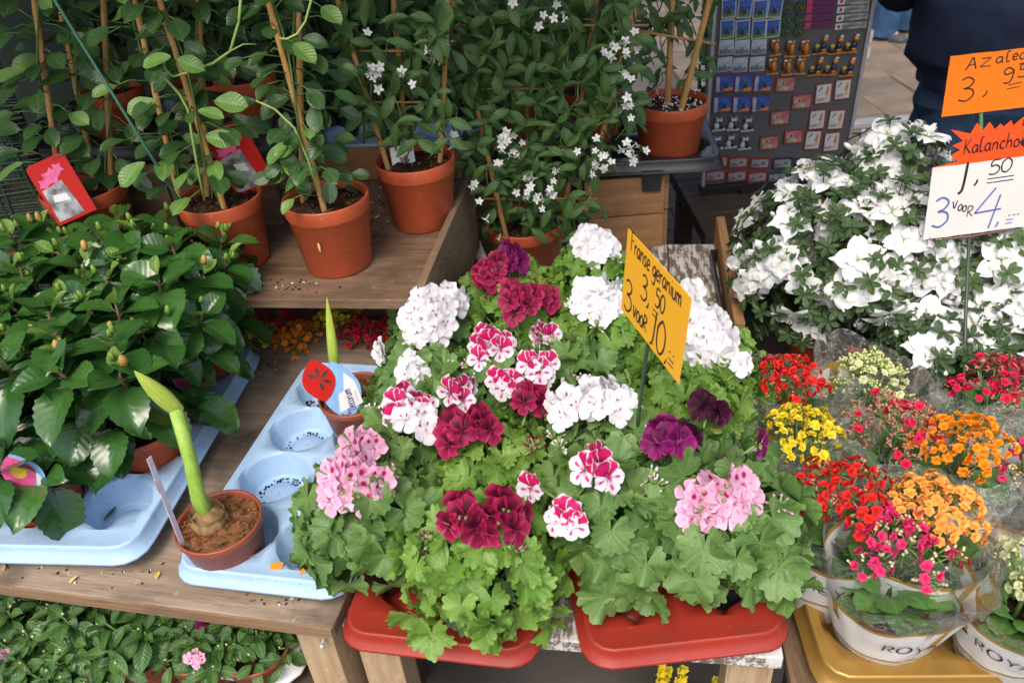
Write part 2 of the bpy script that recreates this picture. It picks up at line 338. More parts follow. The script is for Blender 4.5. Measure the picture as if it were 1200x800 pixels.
LKAL = [leaf_ov(s + 90, M_KAL, .40, .55, .55, .10, .25, 0, .03, 5, 7, 9, 0) for s in range(3)]
LDK = [leaf_ov(s + 95, M_DKLEAF, .27, .45, .65, .15, .25, 0, 0, 6, 5, 7, .2) for s in range(3)]

def petal(mb, L, W, M, m=0, k=.66, a=.75, cup=.2, ruf=.06, ph=0, nu=5, nv=5, notch=0, tipz=0):
    def fn(u, v):
        s = 2 * u - 1; w = W * wprof(max(v, .03) if v < 1 else 1 - .02, k, a)
        y = L * v * (1 - notch * (1 - abs(s)) * v) * (1 - .06 * s * s * v)
        z = cup * W * s * s * v + L * ruf * sin(3.2 * s + ph) * v * v + tipz * L * v * v + .04 * L * sin(7 * v + ph)
        return (s * w, y, z)
    mb.grid(nu, nv, fn, m, M)
def floret_mesh(kind, seed):
    r = random.Random(seed); mb = MB(); big = .021
    for i, (an, up) in enumerate(((26, 1), (-26, 1), (95, 0), (-95, 0), (180, 0))):
        tilt = r.uniform(.08, .34); L = big * (1.1 if up else 1.0) * r.uniform(.92, 1.08)
        M = Matrix.Rotation(radians(an + r.uniform(-8, 8)), 4, 'Z') @ Matrix.Rotation(tilt, 4, 'X') @ Matrix.Translation((0, .0015, .0008 * i))
        petal(mb, L, L * (.58 if up else .50), M, 0 if up else 1, .64, .8, .18, r.uniform(.03, .09), r.uniform(0, 6), 6, 6, 0, r.uniform(-.3, .05))
    if kind in ('red', 'wine', 'purple', 'pink', 'duo'):
        for q in range(4): mb.tube([(0, 0, 0), (r.uniform(-.003, .003), r.uniform(-.003, .003), .008)], [.0006, .0009], 4, 1)
    return mb.mesh('floret', M_P[kind])
FLO = {k: [floret_mesh(k, i) for i in range(4)] for k in M_P}
def az_mesh(seed):
    r = random.Random(seed); mb = MB()
    for lay, n, sc, t0 in ((0, 5, 1.0, .62), (1, 3, .58, .95)):
        for i in range(n):
            M = Matrix.Rotation(2 * pi * (i + .5 * lay) / n + r.uniform(-.15, .15), 4, 'Z') @ Matrix.Translation((0, .002, .006 * lay)) @ Matrix.Rotation(t0 + r.uniform(-.15, .2), 4, 'X')
            petal(mb, .031 * sc * r.uniform(.9, 1.1), .0165 * sc, M, 0, .58, .6, .2, .17, r.uniform(0, 6), 6, 8, .0, -.75)
    for q in range(5): mb.tube([(0, 0, .003), (r.uniform(-.005, .005), r.uniform(-.005, .005), .022)], [.0005, .0006], 4, 0)
    return mb.mesh('blossom', M_AZP)
AZF = [az_mesh(i) for i in range(5)]
def jas_mesh(seed):
    r = random.Random(seed); mb = MB()
    for i in range(5):
        M = Matrix.Rotation(2 * pi * i / 5 + r.uniform(-.1, .1), 4, 'Z') @ Matrix.Rotation(r.uniform(-.1, .45), 4, 'X')
        petal(mb, .0135, .0042, M, 0, .45, .8, .2, .05, r.uniform(0, 6), 3, 4)
    mb.tube([(0, 0, -.014), (0, 0, .001)], [.001, .0018], 5, 0); mb.ball((0, 0, .002), .0016, 5, 1, None, 4)
    return mb.mesh('blossom', [M_JASP, M_BUD])
JAF = [jas_mesh(i) for i in range(3)]
def kal_mesh(k, seed, dbl=1):
    r = random.Random(seed); mb = MB()
    for lay, n, sc, t0 in ((0, 6, 1, .25), (1, 5, .75, .75), (2, 3, .45, 1.15)):
        for i in range(n):
            M = Matrix.Rotation(2 * pi * (i + .5 * lay) / n + r.uniform(-.2, .2), 4, 'Z') @ Matrix.Rotation(t0 + r.uniform(-.15, .15), 4, 'X')
            petal(mb, .0066 * sc, .0034 * sc, M, 0, .6, .6, .4, .05, r.uniform(0, 6), 3, 4, 0, -.3)
    return mb.mesh('floret', M_K[k])
KAF = {k: [kal_mesh(k, i) for i in range(3)] for k in M_K}

# ------------------------------------------------------------------ pots, soil, trays, canes
def pot_parts(root, r=.065, h=.11, mat=None, soil=None, rim=.016, base=.76, fill=.012, n=32):
    mat = mat or M_POT; mb = MB(); b = r * base
    p = [(0.001, .002), (b * .96, .0), (b, .003), (r * .955, h - rim - .002), (r * .99, h - rim), (r * 1.0, h - rim + .002), (r * 1.02, h - .002), (r * 1.01, h), (r * .965, h), (r * .945, h - .004), (r * .93, h - rim), (b * .92, .006), (.001, .006)]
    mb.lathe(p, n); ob('pot', mb.mesh('pot', mat), root)
    mb = MB(); rs = r * .925; z = h - fill - .004; ck = MB()
    for k in range(int(r * 1900)):
        a_, q_ = U(0, 6.28), sqrt(U(0, 1)) * rs * .95; l_ = U(.002, .007); ck.box((0, 0, 0), (l_, U(.0008, .003), U(.0008, .0025)), Matrix.Translation((cos(a_) * q_, sin(a_) * q_, z + .004)) @ Euler((U(-.6, .6), U(-.6, .6), U(0, 6))).to_matrix().to_4x4(), 1 if rnd.random() < .25 else 0)
    o_ = ob('soil_crumbs', ck.mesh('soil_crumbs', [soil or M_SOIL, M_SOILL], False), root); o_['kind'] = 'stuff'
    def fn(u, v):
        q = v * rs; x, y = q * cos(2 * pi * u), q * sin(2 * pi * u)
        return (x, y, z + .006 * noise.noise(V((x * 60, y * 60, r * 90))) + .004 * noise.noise(V((x * 160, y * 160, 3))) + .003 * (1 - v))
    mb.grid(26, 9, fn, 0, None, True); ob('soil', mb.mesh('soil', soil or M_SOIL), root)
def rrect(w, d, r, n):              # n points of a rounded rectangle by angle from its middle
    out = []
    for i in range(n):
        a = 2 * pi * i / n; c, s_ = cos(a), sin(a); t = min((w / 2) / abs(c) if abs(c) > 1e-6 else 9, (d / 2) / abs(s_) if abs(s_) > 1e-6 else 9)
        x, y = c * t, s_ * t; ix, iy = w / 2 - r, d / 2 - r
        if abs(x) > ix and abs(y) > iy:
            cx, cy = math.copysign(ix, x), math.copysign(iy, y); l = c * cx + s_ * cy
            disc = max(0, l * l - (cx * cx + cy * cy - r * r)); t = l + sqrt(disc); x, y = c * t, s_ * t
        out.append((x, y))
    return out
def tray(root, nx, ny, s, mat, depth=.05, hole=.43, mx=.012, my=.02, my2=None, lip=.02, name='tray_body', slot=None):
    """moulded tray, top at z=depth, standing on its cups; origin in the middle"""
    my2 = my if my2 is None else my2; mb = MB(); n = 40; w, d = nx * s, ny * s
    for i in range(nx):
        for j in range(ny):
            cx, cy = -w / 2 + s * (i + .5), -d / 2 + s * (j + .5)
            sq = []
            for k in range(n):
                a = 2 * pi * k / n; t = (s / 2) / max(abs(cos(a)), abs(sin(a))); sq.append((cx + cos(a) * t, cy + sin(a) * t, depth))
            prof = [(hole + .018, depth - .0005), (hole, depth - .004), (hole * .965, depth * .55), (hole * .93, depth * .5), (hole * .86, .004), (hole * .80, .001), (hole * .5, .001), (hole * .45, .006), (.01, .006)]
            vs = list(sq); fs = []
            for (q, z) in prof:
                for k in range(n):
                    a = 2 * pi * k / n; sag = 0
                    if z > depth - .006:          # saddles where the cups meet
                        sag = -.014 * max(0, cos(4 * a)) ** 6 * (1 if (nx > 1) else 0)
                    vs.append((cx + q * s * cos(a), cy + q * s * sin(a), z + sag))
            for l in range(len(prof)):
                for k in range(n):
                    e = (k + 1) % n; fs.append((l * n + k, l * n + e, (l + 1) * n + e, (l + 1) * n + k))
            mb.add(vs, fs)
    n2 = 120
    y0 = (my2 - my) / 2
    def ring(ww, dd, r, z, oy): return [(x, y + oy, z) for x, y in rrect(ww, dd, r, n2)]
    W, D = w + 2 * mx, d + my + my2
    rings = [ring(w, d, .001, depth, 0), ring(W - .010, D - .010, .03, depth + .0012, y0), ring(W - .0055, D - .0055, .031, depth + .0022, y0), ring(W - .002, D - .002, .032, depth + .001, y0), ring(W, D, .034, depth - .003, y0), ring(W + .003, D + .003, .034, depth - lip, y0), ring(W + .016, D + .016, .04, depth - lip - .002, y0), ring(W + .018, D + .018, .04, depth - lip - .005, y0), ring(W + .014, D + .014, .04, depth - lip - .006, y0), ring(W, D, .034, depth - lip - .004, y0)]
    vs = [p for r_ in rings for p in r_]; fs = []
    for l in range(len(rings) - 1):
        for k in range(n2): e = (k + 1) % n2; fs.append((l * n2 + k, l * n2 + e, (l + 1) * n2 + e, (l + 1) * n2 + k))
    mb.add(vs, fs)
    me = mb.mesh(name, mat); o = ob(name, me, root); return o
def cane(root, a, b, r=.0045, mat=None, name='cane'):
    mb = MB(); a, b = V(a), V(b); n = 9; pts = []; rad = []
    for i in range(n * 3 + 1):
        t = i / (n * 3); pts.append(a.lerp(b, t)); rad.append(r * (1.18 if i % 6 == 0 else 1) * (1.08 - .15 * t))
    mb.tube(pts, rad, 8); return ob(name, mb.mesh(name, mat or M_BAMBOO), root)

# ------------------------------------------------------------------ plants
def pts_dome(n, R, H, z0, lo=5, hi=112, jr=.12):
    out = []
    g = U(0, 6)
    for i in range(n):
        t = (i + .5) / n; c0, c1 = cos(radians(lo)), cos(radians(hi)); ph = math.acos(c0 + (c1 - c0) * t) + U(-.12, .12); az = g + i * 2.39996 + U(-.3, .3)
        k = 1 + U(-jr, jr * .6)
        rad = V((sin(ph) * cos(az) * R, sin(ph) * sin(az) * R, cos(ph) * H)) * k
        tan = V((cos(ph) * cos(az) * R, cos(ph) * sin(az) * R, -sin(ph) * H)).normalized()
        nor = V((sin(ph) * cos(az) / R, sin(ph) * sin(az) / R, cos(ph) / H)).normalized()
        out.append((V((0, 0, z0)) + rad, tan, nor))
    return out
def geranium(px, py, label, heads, tone=0, R=.088, H=.085, n=84, z=.685, zc=.815, ls=(.015, .031), potm=None, hi=112):
    c = at(px, py, zc); root = thing('geranium_plant', label, 'geranium', (c.x, c.y, z), 0, 'geraniums set out on the white bench')
    pot_parts(root, .052, .09, potm or M_POTB, None, .008)
    st = MB(); z0 = .105
    for p, tan, nor in pts_dome(int(n * 1.15), R, H, z0, 4, hi, .26):
        n2 = (nor * .8 + V((0, 0, .45)) + V((0, -.18, 0))); n2 = jit(n2.normalized(), .5); s = U(*ls) * (1.0 if p.z > z0 else 1.12)
        p = V((p.x, p.y, max(p.z, .045)))
        ob('leaf', rnd.choice(LPELY if rnd.random() < .005 else LPEL[tone]), root, fr(p, jit(tan, .4), n2, s))
        a = V((p.x * .12, p.y * .12, .08)); m = a.lerp(p, .6) + V((0, 0, .006)); st.tube([a, m, p], [.0016, .0013, .001], 4)
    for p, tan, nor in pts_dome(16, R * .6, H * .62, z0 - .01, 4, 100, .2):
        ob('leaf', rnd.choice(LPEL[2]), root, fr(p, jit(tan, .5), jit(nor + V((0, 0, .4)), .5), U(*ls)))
    for k in range(7):
        a = U(0, 6.28); st.tube([(0, 0, .07), (cos(a) * .02, sin(a) * .02, .11), (cos(a) * R * .5, sin(a) * R * .5, z0 + H * .7)], [.004, .0034, .002], 5)
    ob('stem', st.mesh('stem', M_STEM), root)
    for k in range(2):
        a = U(0, 6.28); q = V((cos(a) * R * .6, sin(a) * R * .6 - .01, z0 + H * U(.85, 1.05))); mb = MB(); mb.tube([(0, 0, .09), q * .6 + V((0, 0, .05)), q], [.002, .0018, .0016], 4)
        for e in range(8):
            d = jit((q.x * 3, q.y * 3, .5), .6).normalized(); m_ = fr(q + d * .008, d, (0, .3, 1), 1); mb.ball((0, 0, 0), (.0022, .007, .0022), 5, 0, m_, 5); mb.ball((0, .007, 0), (.0016, .0035, .0016), 5, 1, m_, 4)
        ob('bud_cluster', mb.mesh('bud_cluster', [M_CALYX, M_P[heads[0][2]][1] if heads else M_CALYX]), root)
    for (hx, hy, kind, nf, hr) in heads:
        if nf > 4: nf = int(nf * .86); hr *= .84
        zz = (zc + H * .95 + .012 if hr > .016 else zc + H * .8) + U(-.006, .006); hp = at(hx, hy, zz) - V(root.location)
        ax = (V((hp.x * 1.3, hp.y * 1.3 - .035, .13))).normalized()
        mb = MB(); b0 = V((hp.x * .3, hp.y * .3, .10)); cen = hp - ax * hr * .75
        mb.tube([b0, b0.lerp(cen, .6) + V((0, 0, .01)), cen], [.0022, .0019, .0017], 5)
        X = ax.orthogonal().normalized(); Y = ax.cross(X); fl = []
        for i in range(nf):
            ph = math.acos(1 - (i + .3) / nf * (.85 if nf > 3 else .5)); az = i * 2.39996 + U(-.2, .2)
            d = (ax * cos(ph) + (X * cos(az) + Y * sin(az)) * sin(ph)).normalized(); q = cen + (d - ax * d.dot(ax) * (.72 if kind == 'pink' else .5)) * hr * U(.93, 1.08); q = V((cen.x + (q.x - cen.x) * 1.08, cen.y + (q.y - cen.y) * .55, q.z)) if kind == 'pink' else q
            mb.tube([cen, q - d * .004], [.0009, .0009], 4); mb.ball(tuple(q - d * .004), .0022, 5, 0, None, 4); fl.append((q, d))
        for i in range(5):
            d = jit(ax, .9).normalized(); q = cen + d * hr * .7; mb.tube([cen, q], [.0007, .0007], 4); mb.ball(tuple(q), .0028, 5, 0, None, 4)
        h = ob('flower_head', mb.mesh('flower_head', M_CALYX), root)
        for q, d in fl:
            ob('floret', rnd.choice(FLO[kind]), h, fr(q, jit(V((0, .25, 1)) - d * .2, .35), jit(d * .6 + V((0, -.4, .55)), .2), U(.85, 1.06)))
    return root

def hibiscus(c, rz, label, shoots=9, R=.09, H=.095, z0=.19, sc=1.0, hang=0):
    root = thing('hibiscus_plant', label, 'hibiscus', c, rz, 'budded hibiscus plants in the left blue tray'); pot_parts(root, .058, .10, M_POT, None, .012)
    st = MB(); bd = MB()
    for p, tan, nor in pts_dome(shoots, R, H, z0, 8, 82, .15):
        st.tube([(p.x * .1, p.y * .1, .08), (p.x * .55, p.y * .55, (p.z + .08) * .5), p], [.0035, .003, .002], 5)
        ax = (nor * .5 + V((0, 0, .9))).normalized(); X = ax.orthogonal().normalized(); Y = ax.cross(X); g = U(0, 6)
        nl = 8
        for k in range(nl):
            a = g + k * 2.39996; el = radians(52 - 85 * k / (nl - 1) + U(-10, 10)); out = X * cos(a) + Y * sin(a)
            d = (out * cos(el) + ax * sin(el) + V((0, 0, -.12 * k / nl))).normalized(); s = (.032 + .054 * (k / (nl - 1)) ** .7) * U(.85, 1.15) * sc
            b = p - ax * (.006 * k) + out * .006
            ob('leaf', rnd.choice(LHIBY if k < 1 else LHIB), root, fr(b, d, jit(ax * .9 + out * .25 + V((0, -.1, .2)), .2), s))
            st.tube([p - ax * (.007 * k + .004), b], [.0012, .001], 4)
        for k in range(rnd.choice((0, 1, 2, 2))):
            q = p + ax * U(.006, .02) + X * U(-.012, .012) + Y * U(-.012, .012); big = rnd.random() < .08
            m = MB(); r = U(.0035, .0045) * (1.35 if big else 1); m.ball((0, 0, r * 1.8), (r, r, r * 1.9), 7, 1 if big else 0, None, 6)
            m.tube([tuple(V((0, 0, 0)) - ax * 0), (0, 0, r)], [.0012, .002], 5, 0)
            for e in range(5): m.tube([(r * .5 * cos(e * 1.26), r * .5 * sin(e * 1.26), 0), (r * 1.35 * cos(e * 1.26), r * 1.35 * sin(e * 1.26), r * 1.6)], [.0008, .0003], 4, 0)
            ob('bud', m.mesh('bud', [M_BUD, M_HBUD]), root, fr(q, X, ax, 1))
    for k in range(max(0, 14 + hang)):           # older leaves hanging round the pot
        a = U(0, 2 * pi); d = V((cos(a), sin(a), U(-.9, -.2))); p = V((cos(a) * R * U(.35, .85), sin(a) * R * U(.35, .85), U(.11, .21)))
        ob('leaf', rnd.choice(LHIB), root, fr(p, d, jit(V((cos(a), sin(a), .9)), .3), U(.06, .082) * sc))
    ob('stem', st.mesh('stem', M_BROWNSTEM), root)
    return root

def vine(root, stakes, n, lm, lml=None, ls=(.04, .06), spread=.05, lo=.05, hi=1, light=.15, down=.3, nleaf='leaf'):
    st = MB()
    for a, b in stakes:
        a, b = V(a), V(b); ax = (b - a).normalized(); X = ax.orthogonal().normalized(); Y = ax.cross(X); pts = []
        for i in range(25):
            t = i / 24; q = 9 * t + a.x * 40; pts.append(a.lerp(b, t) + (X * cos(q) + Y * sin(q)) * .009)
        st.tube(pts, .0018, 5)
        for i in range(n):
            t = lo + (hi - lo) * (i + U(0, 1)) / n; p = a.lerp(b, t)
            for sgn in (1, -1):
                az = i * 2.4 + (pi if sgn > 0 else 0) + U(-.4, .4); out = X * cos(az) + Y * sin(az); L = spread * U(.15, 1)
                q = p + out * L + V((0, 0, U(-.01, .02))); st.tube([p, p.lerp(q, .6) + V((0, 0, .006)), q], [.0012, .001, .0008], 4)
                d = (out + V((0, -.25, -down * U(.2, 1.8)))).normalized()
                ob(nleaf, rnd.choice(lml if (lml and rnd.random() < light) else lm), root, fr(q, d, jit(V((0, -.55, .75)) + out * .35, .3), U(*ls)))
    ob('stem', st.mesh('stem', M_STEM), root)

def azalea(px, py, zc, label, R=.15, H=.11, nb=46, zt=.62, potr=.075, hi=88, cl=.8, dz=.05):
    c = at(px, py, zc); root = thing('azalea_plant', label, 'azalea', (c.x, c.y, zt), 0, 'white azaleas on the right of the stall'); pot_parts(root, potr, .12, M_POT, None, .014)
    z0 = zc - zt - dz; H += dz; mb = MB(); st = MB()
    for p, tan, nor in pts_dome(int(330 * (R / .15) ** 2), R * .97, H * .97, z0, 3, 132, .3):
        ax = (nor + V((0, 0, .5))).normalized(); X = ax.orthogonal().normalized(); Y = ax.cross(X)
        if rnd.random() < .35: st.tube([(p.x * .1, p.y * .1, .10), (p.x * .5, p.y * .5, (p.z + .1) * .45), p], [.003, .002, .001], 4)
        for k in range(6):
            a = k * 1.05 + U(-.2, .2); d = (X * cos(a) + Y * sin(a) + ax * U(.1, .6)); M = fr(p, d, ax + jit((0, 0, 0), .3), U(.016, .024))
            mb.grid(3, 4, lambda u, v: ((2 * u - 1) * .26 * wprof(max(v, .05) if v < 1 else .97, .6, .8), v, .1 * abs(2 * u - 1) - .15 * v * v), 0, M)
    o = ob('foliage', mb.mesh('foliage', M_AZL), root); o['kind'] = 'stuff'
    ob('stem', st.mesh('stem', M_BROWNSTEM), root)
    for p, tan, nor in pts_dome(int(nb * 1.3), R * 1.03, H * 1.05, z0, 3, hi, .1):
        if noise.noise(p * 13 + V((px * .1, 0, 0))) > cl - .56: continue
        p = jit(p, .012); up = jit(nor * .8 + V((0, -.35, .35)), .2)
        ob('blossom', rnd.choice(AZF), root, fr(p - up.normalized() * .012, jit(tan, .6), up, U(.78, 1.02)))
    for p, tan, nor in pts_dome(9, R * 1.02, H * 1.06, z0, 10, 95, .05):
        m = MB(); m.ball((0, .012, 0), (.0042, .011, .0042), 6, 0, None, 5); ob('bud', m.mesh('bud', M_AZP), root, fr(p, jit(nor, .3), (0, .3, 1), 1))
    return root
# ------------------------------------------------------------------ handwriting as marker strokes
GL = {
 'A': (.5, [[(0, 0), (.14, .5), (.27, 1), (.38, .45), (.46, 0)], [(.1, .38), (.4, .42)]]),
 'F': (.45, [[(.08, 0), (.05, 1)], [(.03, .97), (.42, 1)], [(.05, .55), (.34, .58)]]),
 'K': (.5, [[(.08, 0), (.1, 1)], [(.42, .95), (.12, .45)], [(.12, .48), (.28, .3), (.46, 0)]]),
 'z': (.42, [[(.03, .55), (.36, .55)], [(.36, .55), (.02, .02)], [(.02, .02), (.38, .02)]]),
 'Z': (.5, [[(.03, .75), (.44, .78)], [(.44, .78), (.02, .05)], [(.02, .05), (.46, .06)]]),
 'r': (.32, [[(.06, .5), (.08, 0)], [(.08, .3), (.17, .47), (.28, .46)]]),
 'a': (.44, [[(.34, .44), (.18, .5), (.05, .28), (.12, .03), (.26, .06), (.35, .3)], [(.36, .5), (.35, .1), (.43, .02)]]),
 'n': (.42, [[(.06, .5), (.07, 0)], [(.07, .3), (.2, .5), (.32, .38), (.34, 0)]]),
 's': (.36, [[(.3, .44), (.18, .52), (.07, .4), (.18, .27), (.29, .14), (.17, 0), (.04, .06)]]),
 'e': (.38, [[(.06, .24), (.28, .28), (.3, .42), (.18, .52), (.06, .36), (.08, .1), (.2, 0), (.34, .08)]]),
 'g': (.44, [[(.34, .44), (.18, .5), (.05, .28), (.14, .04), (.28, .1), (.35, .32)], [(.36, .5), (.35, -.2), (.22, -.38), (.05, -.28)]]),
 'i': (.2, [[(.1, .5), (.12, 0)], [(.1, .68), (.12, .74)]]),
 'u': (.44, [[(.05, .5), (.07, .1), (.19, 0), (.32, .14), (.34, .5)], [(.34, .5), (.37, 0)]]),
 'm': (.56, [[(.05, .5), (.06, 0)], [(.06, .33), (.17, .5), (.26, .38), (.27, 0)], [(.27, .33), (.38, .5), (.47, .38), (.49, 0)]]),
 'l': (.26, [[(.2, .95), (.06, .9), (.04, .3), (.1, 0), (.24, .08)]]),
 'c': (.36, [[(.32, .42), (.18, .52), (.05, .26), (.16, 0), (.33, .08)]]),
 'h': (.42, [[(.07, 1), (.06, 0)], [(.07, .3), (.2, .5), (.32, .38), (.35, 0)]]),
 'o': (.42, [[(.2, .5), (.05, .3), (.1, .03), (.28, .02), (.37, .28), (.2, .5)]]),
 'v': (.38, [[(.03, .5), (.16, 0), (.33, .52)]]),
 'R': (.46, [[(.07, 0), (.07, .62)], [(.05, .62), (.3, .6), (.34, .42), (.1, .28)], [(.12, .28), (.4, 0)]]),
 'V': (.42, [[(.02, .62), (.18, .02), (.38, .64)]]),
 'O': (.46, [[(.22, .6), (.04, .4), (.06, .08), (.26, 0), (.42, .25), (.36, .52), (.22, .6)]]),
 'D': (.5, [[(.08, 0), (.08, .8)], [(.05, .8), (.32, .72), (.42, .4), (.3, .06), (.05, 0)]]),
 '0': (.5, [[(.25, 1), (.05, .7), (.06, .2), (.24, 0), (.43, .25), (.44, .72), (.25, 1)]]),
 '1': (.3, [[(.2, 1), (.17, .4), (.12, .06), (0, -.02)]]),
 '3': (.52, [[(.05, .9), (.24, 1), (.43, .84), (.34, .62), (.14, .53)], [(.14, .53), (.4, .48), (.47, .22), (.26, 0), (.02, .08)]]),
 '4': (.6, [[(.38, 1), (.02, .38)], [(.02, .38), (.56, .42)], [(.5, .8), (.36, -.08)]]),
 '5': (.5, [[(.46, 1), (.12, .98), (.08, .58)], [(.08, .58), (.3, .62), (.45, .4), (.38, .1), (.18, 0), (.02, .08)]]),
 '9': (.48, [[(.4, .82), (.2, 1), (.03, .78), (.14, .56), (.36, .66), (.42, .85)], [(.42, .85), (.41, .4), (.3, .02), (.06, .02)]]),
 ',': (.25, [[(.14, .14), (.12, 0), (.02, -.14)]]),
 '=': (.45, [[(.02, .28), (.42, .3)], [(.02, .08), (.4, .1)]]),
 '-': (.4, [[(.0, 0), (.34, .02)]]),
 '_': (.9, [[(0, -.1), (.95, -.06)], [(.02, -.3), (.93, -.27)]]), ' ': (.3, []),
}
ROM = {'R': (.72, [[(.08, 0), (.08, 1)], [(.08, 1), (.4, 1)], [(.4, 1), (.54, .93), (.58, .76), (.54, .6), (.4, .52)], [(.4, .52), (.08, .52)], [(.32, .52), (.64, 0)]]),
       'O': (1.05, [[(.5, 1), (.2, .88), (.06, .5), (.2, .12), (.5, 0), (.8, .12), (.94, .5), (.8, .88), (.5, 1)]]),
       'Y': (.75, [[(.03, 1), (.36, .48)], [(.69, 1), (.36, .48)], [(.36, .48), (.36, 0)]]),
       'A': (.8, [[(.03, 0), (.39, 1)], [(.39, 1), (.75, 0)], [(.17, .36), (.61, .36)]]),
       'L': (.6, [[(.08, 1), (.08, 0)], [(.08, 0), (.55, 0)]])}
def smooth(pl, k=4):
    if len(pl) < 3: return pl
    out = []
    for i in range(len(pl) - 1):
        p0, p1, p2, p3 = pl[max(i - 1, 0)], pl[i], pl[i + 1], pl[min(i + 2, len(pl) - 1)]
        for j in range(k):
            t = j / k
            out.append(tuple(.5 * (2 * p1[a] + (p2[a] - p0[a]) * t + (2 * p0[a] - 5 * p1[a] + 4 * p2[a] - p3[a]) * t * t + (3 * p1[a] - p0[a] - 3 * p2[a] + p3[a]) * t ** 3) for a in (0, 1)))
    out.append(pl[-1]); return out
def ribbon(mb, pl, wd, fn, m=0):
    """flat marker stroke; fn maps (x, y) of the sheet to a point"""
    vs = []; fs = []
    for i, p in enumerate(pl):
        a, b = pl[max(i - 1, 0)], pl[min(i + 1, len(pl) - 1)]; dx, dy = b[0] - a[0], b[1] - a[1]; l = sqrt(dx * dx + dy * dy) or 1
        k = wd / 2 * (1 if 0 < i < len(pl) - 1 else .75); nx, ny = -dy / l * k, dx / l * k
        vs += [fn(p[0] + nx, p[1] + ny), fn(p[0] - nx, p[1] - ny)]
    for i in range(len(pl) - 1): fs.append((2 * i, 2 * i + 1, 2 * i + 3, 2 * i + 2))
    mb.add(vs, fs, m)
def write(mb, text, x, y, size, wd, fn, m=0, slope=0, font=GL, track=0, sx=1):
    for ch in text:
        adv, sts = font[ch]
        for st in sts:
            pts = [(x + p[0] * size * sx, y + p[1] * size + slope * (p[0] * size * sx)) for p in st]
            ribbon(mb, smooth(pts), wd, fn, m)
        x += (adv + track) * size * sx; y += slope * (adv + track) * size * sx
    return x
def cardbox(mb, w, h, t=.0006, m=0): mb.box((w / 2, h / 2, -t), (w, h, t * 2), None, m)

# ------------------------------------------------------------------ kalanchoe in printed sleeve
def sleevemat():
    t = NT('printed_plastic_sleeve'); u, v = t.uv(); wv = t.mth('MULTIPLY', t.mth('SINE', t.mth('ADD', t.mth('MULTIPLY', u, 2 * pi * 2), .6)), .055)
    wv2 = t.mth('MULTIPLY', t.mth('SINE', t.mth('ADD', t.mth('MULTIPLY', u, 2 * pi * 3), 2.0)), .022)
    e = t.mth('SUBTRACT', v, wv); lo = t.mth('SUBTRACT', v, wv2)
    band = t.mth('MULTIPLY', t.step(lo, .245, .25), t.mth('SUBTRACT', 1, t.step(e, .70, .705)))
    g1 = t.mth('MULTIPLY', t.step(e, .685, .69), t.mth('SUBTRACT', 1, t.step(e, .72, .725))); g2 = t.mth('MULTIPLY', t.step(lo, .225, .23), t.mth('SUBTRACT', 1, t.step(lo, .25, .255)))
    gold = t.mth('MAXIMUM', g1, g2)
    uf = t.mth('FRACT', t.mth('MULTIPLY', u, 4)); bar = t.mth('MULTIPLY', t.mth('MULTIPLY', t.step(uf, .08, .085), t.mth('SUBTRACT', 1, t.step(uf, .2, .205))), t.mth('MULTIPLY', t.step(v, .45, .452), band))
    blk = t.mth('MULTIPLY', bar, t.mth('SUBTRACT', 1, t.step(v, .485, .49)))
    code = t.mth('MULTIPLY', t.mth('MULTIPLY', t.step(uf, .02, .022), t.mth('SUBTRACT', 1, t.step(uf, .16, .162))), t.mth('MULTIPLY', t.step(v, .12, .122), t.mth('SUBTRACT', 1, t.step(v, .20, .202))))
    col = t.mix(gold, (.80, .81, .80), (.42, .24, .04)); col = t.mix(bar, col, (.45, .26, .05)); col = t.mix(blk, col, (.03, .03, .03))
    cb = t.mth('MULTIPLY', code, t.step(t.mth('SINE', t.mth('MULTIPLY', u, 900)), -.1, .1)); col = t.mix(cb, col, (.03, .03, .04))
    opq = t.mth('MAXIMUM', t.mth('MAXIMUM', t.mth('MULTIPLY', band, .93), gold), code)
    low = t.mth('MULTIPLY', t.mth('SUBTRACT', 1, t.step(lo, .22, .23)), .72)
    n = t.noise(14, t.co('UV', (1.5, 3, 1)), 3); ri = t.mth('ABSOLUTE', t.mth('SUBTRACT', t.noise(9, t.co('UV', (3.2, 1.1, 1)), 4, .6), .5)); cr = t.mth('ADD', t.mth('MULTIPLY', t.step(n, .56, .70), .14), t.mth('MULTIPLY', t.mth('SUBTRACT', 1, t.step(ri, .002, .014)), .38))
    fac = t.mth('MAXIMUM', t.mth('MAXIMUM', opq, low), t.mth('ADD', cr, .055))
    t.bump(n, .2, .004); t.set(t.b.inputs['Base Color'], col); t.b.inputs['Roughness'].default_value = .3; t.b.inputs['Specular IOR Level'].default_value = .6
    tr = t.n('BsdfTransparent'); gl = t.n('BsdfGlossy'); gl.inputs['Roughness'].default_value = .12
    t.t.links.new(t.b.inputs['Normal'].links[0].from_socket, gl.inputs['Normal'])
    fz = t.n('LayerWeight'); fz.inputs[0].default_value = .22
    m1 = t.n('MixShader'); t.set(m1.inputs[0], t.mth('MULTIPLY', fz.outputs['Fresnel'], .8)); t.t.links.new(tr.outputs[0], m1.inputs[1]); t.t.links.new(gl.outputs[0], m1.inputs[2])
    m2 = t.n('MixShader'); t.set(m2.inputs[0], fac); t.t.links.new(m1.outputs[0], m2.inputs[1]); t.t.links.new(t.b.outputs[0], m2.inputs[2])
    t.t.links.new(m2.outputs[0], t.out.inputs[0]); return t.m
M_SLEEVE = sleevemat()
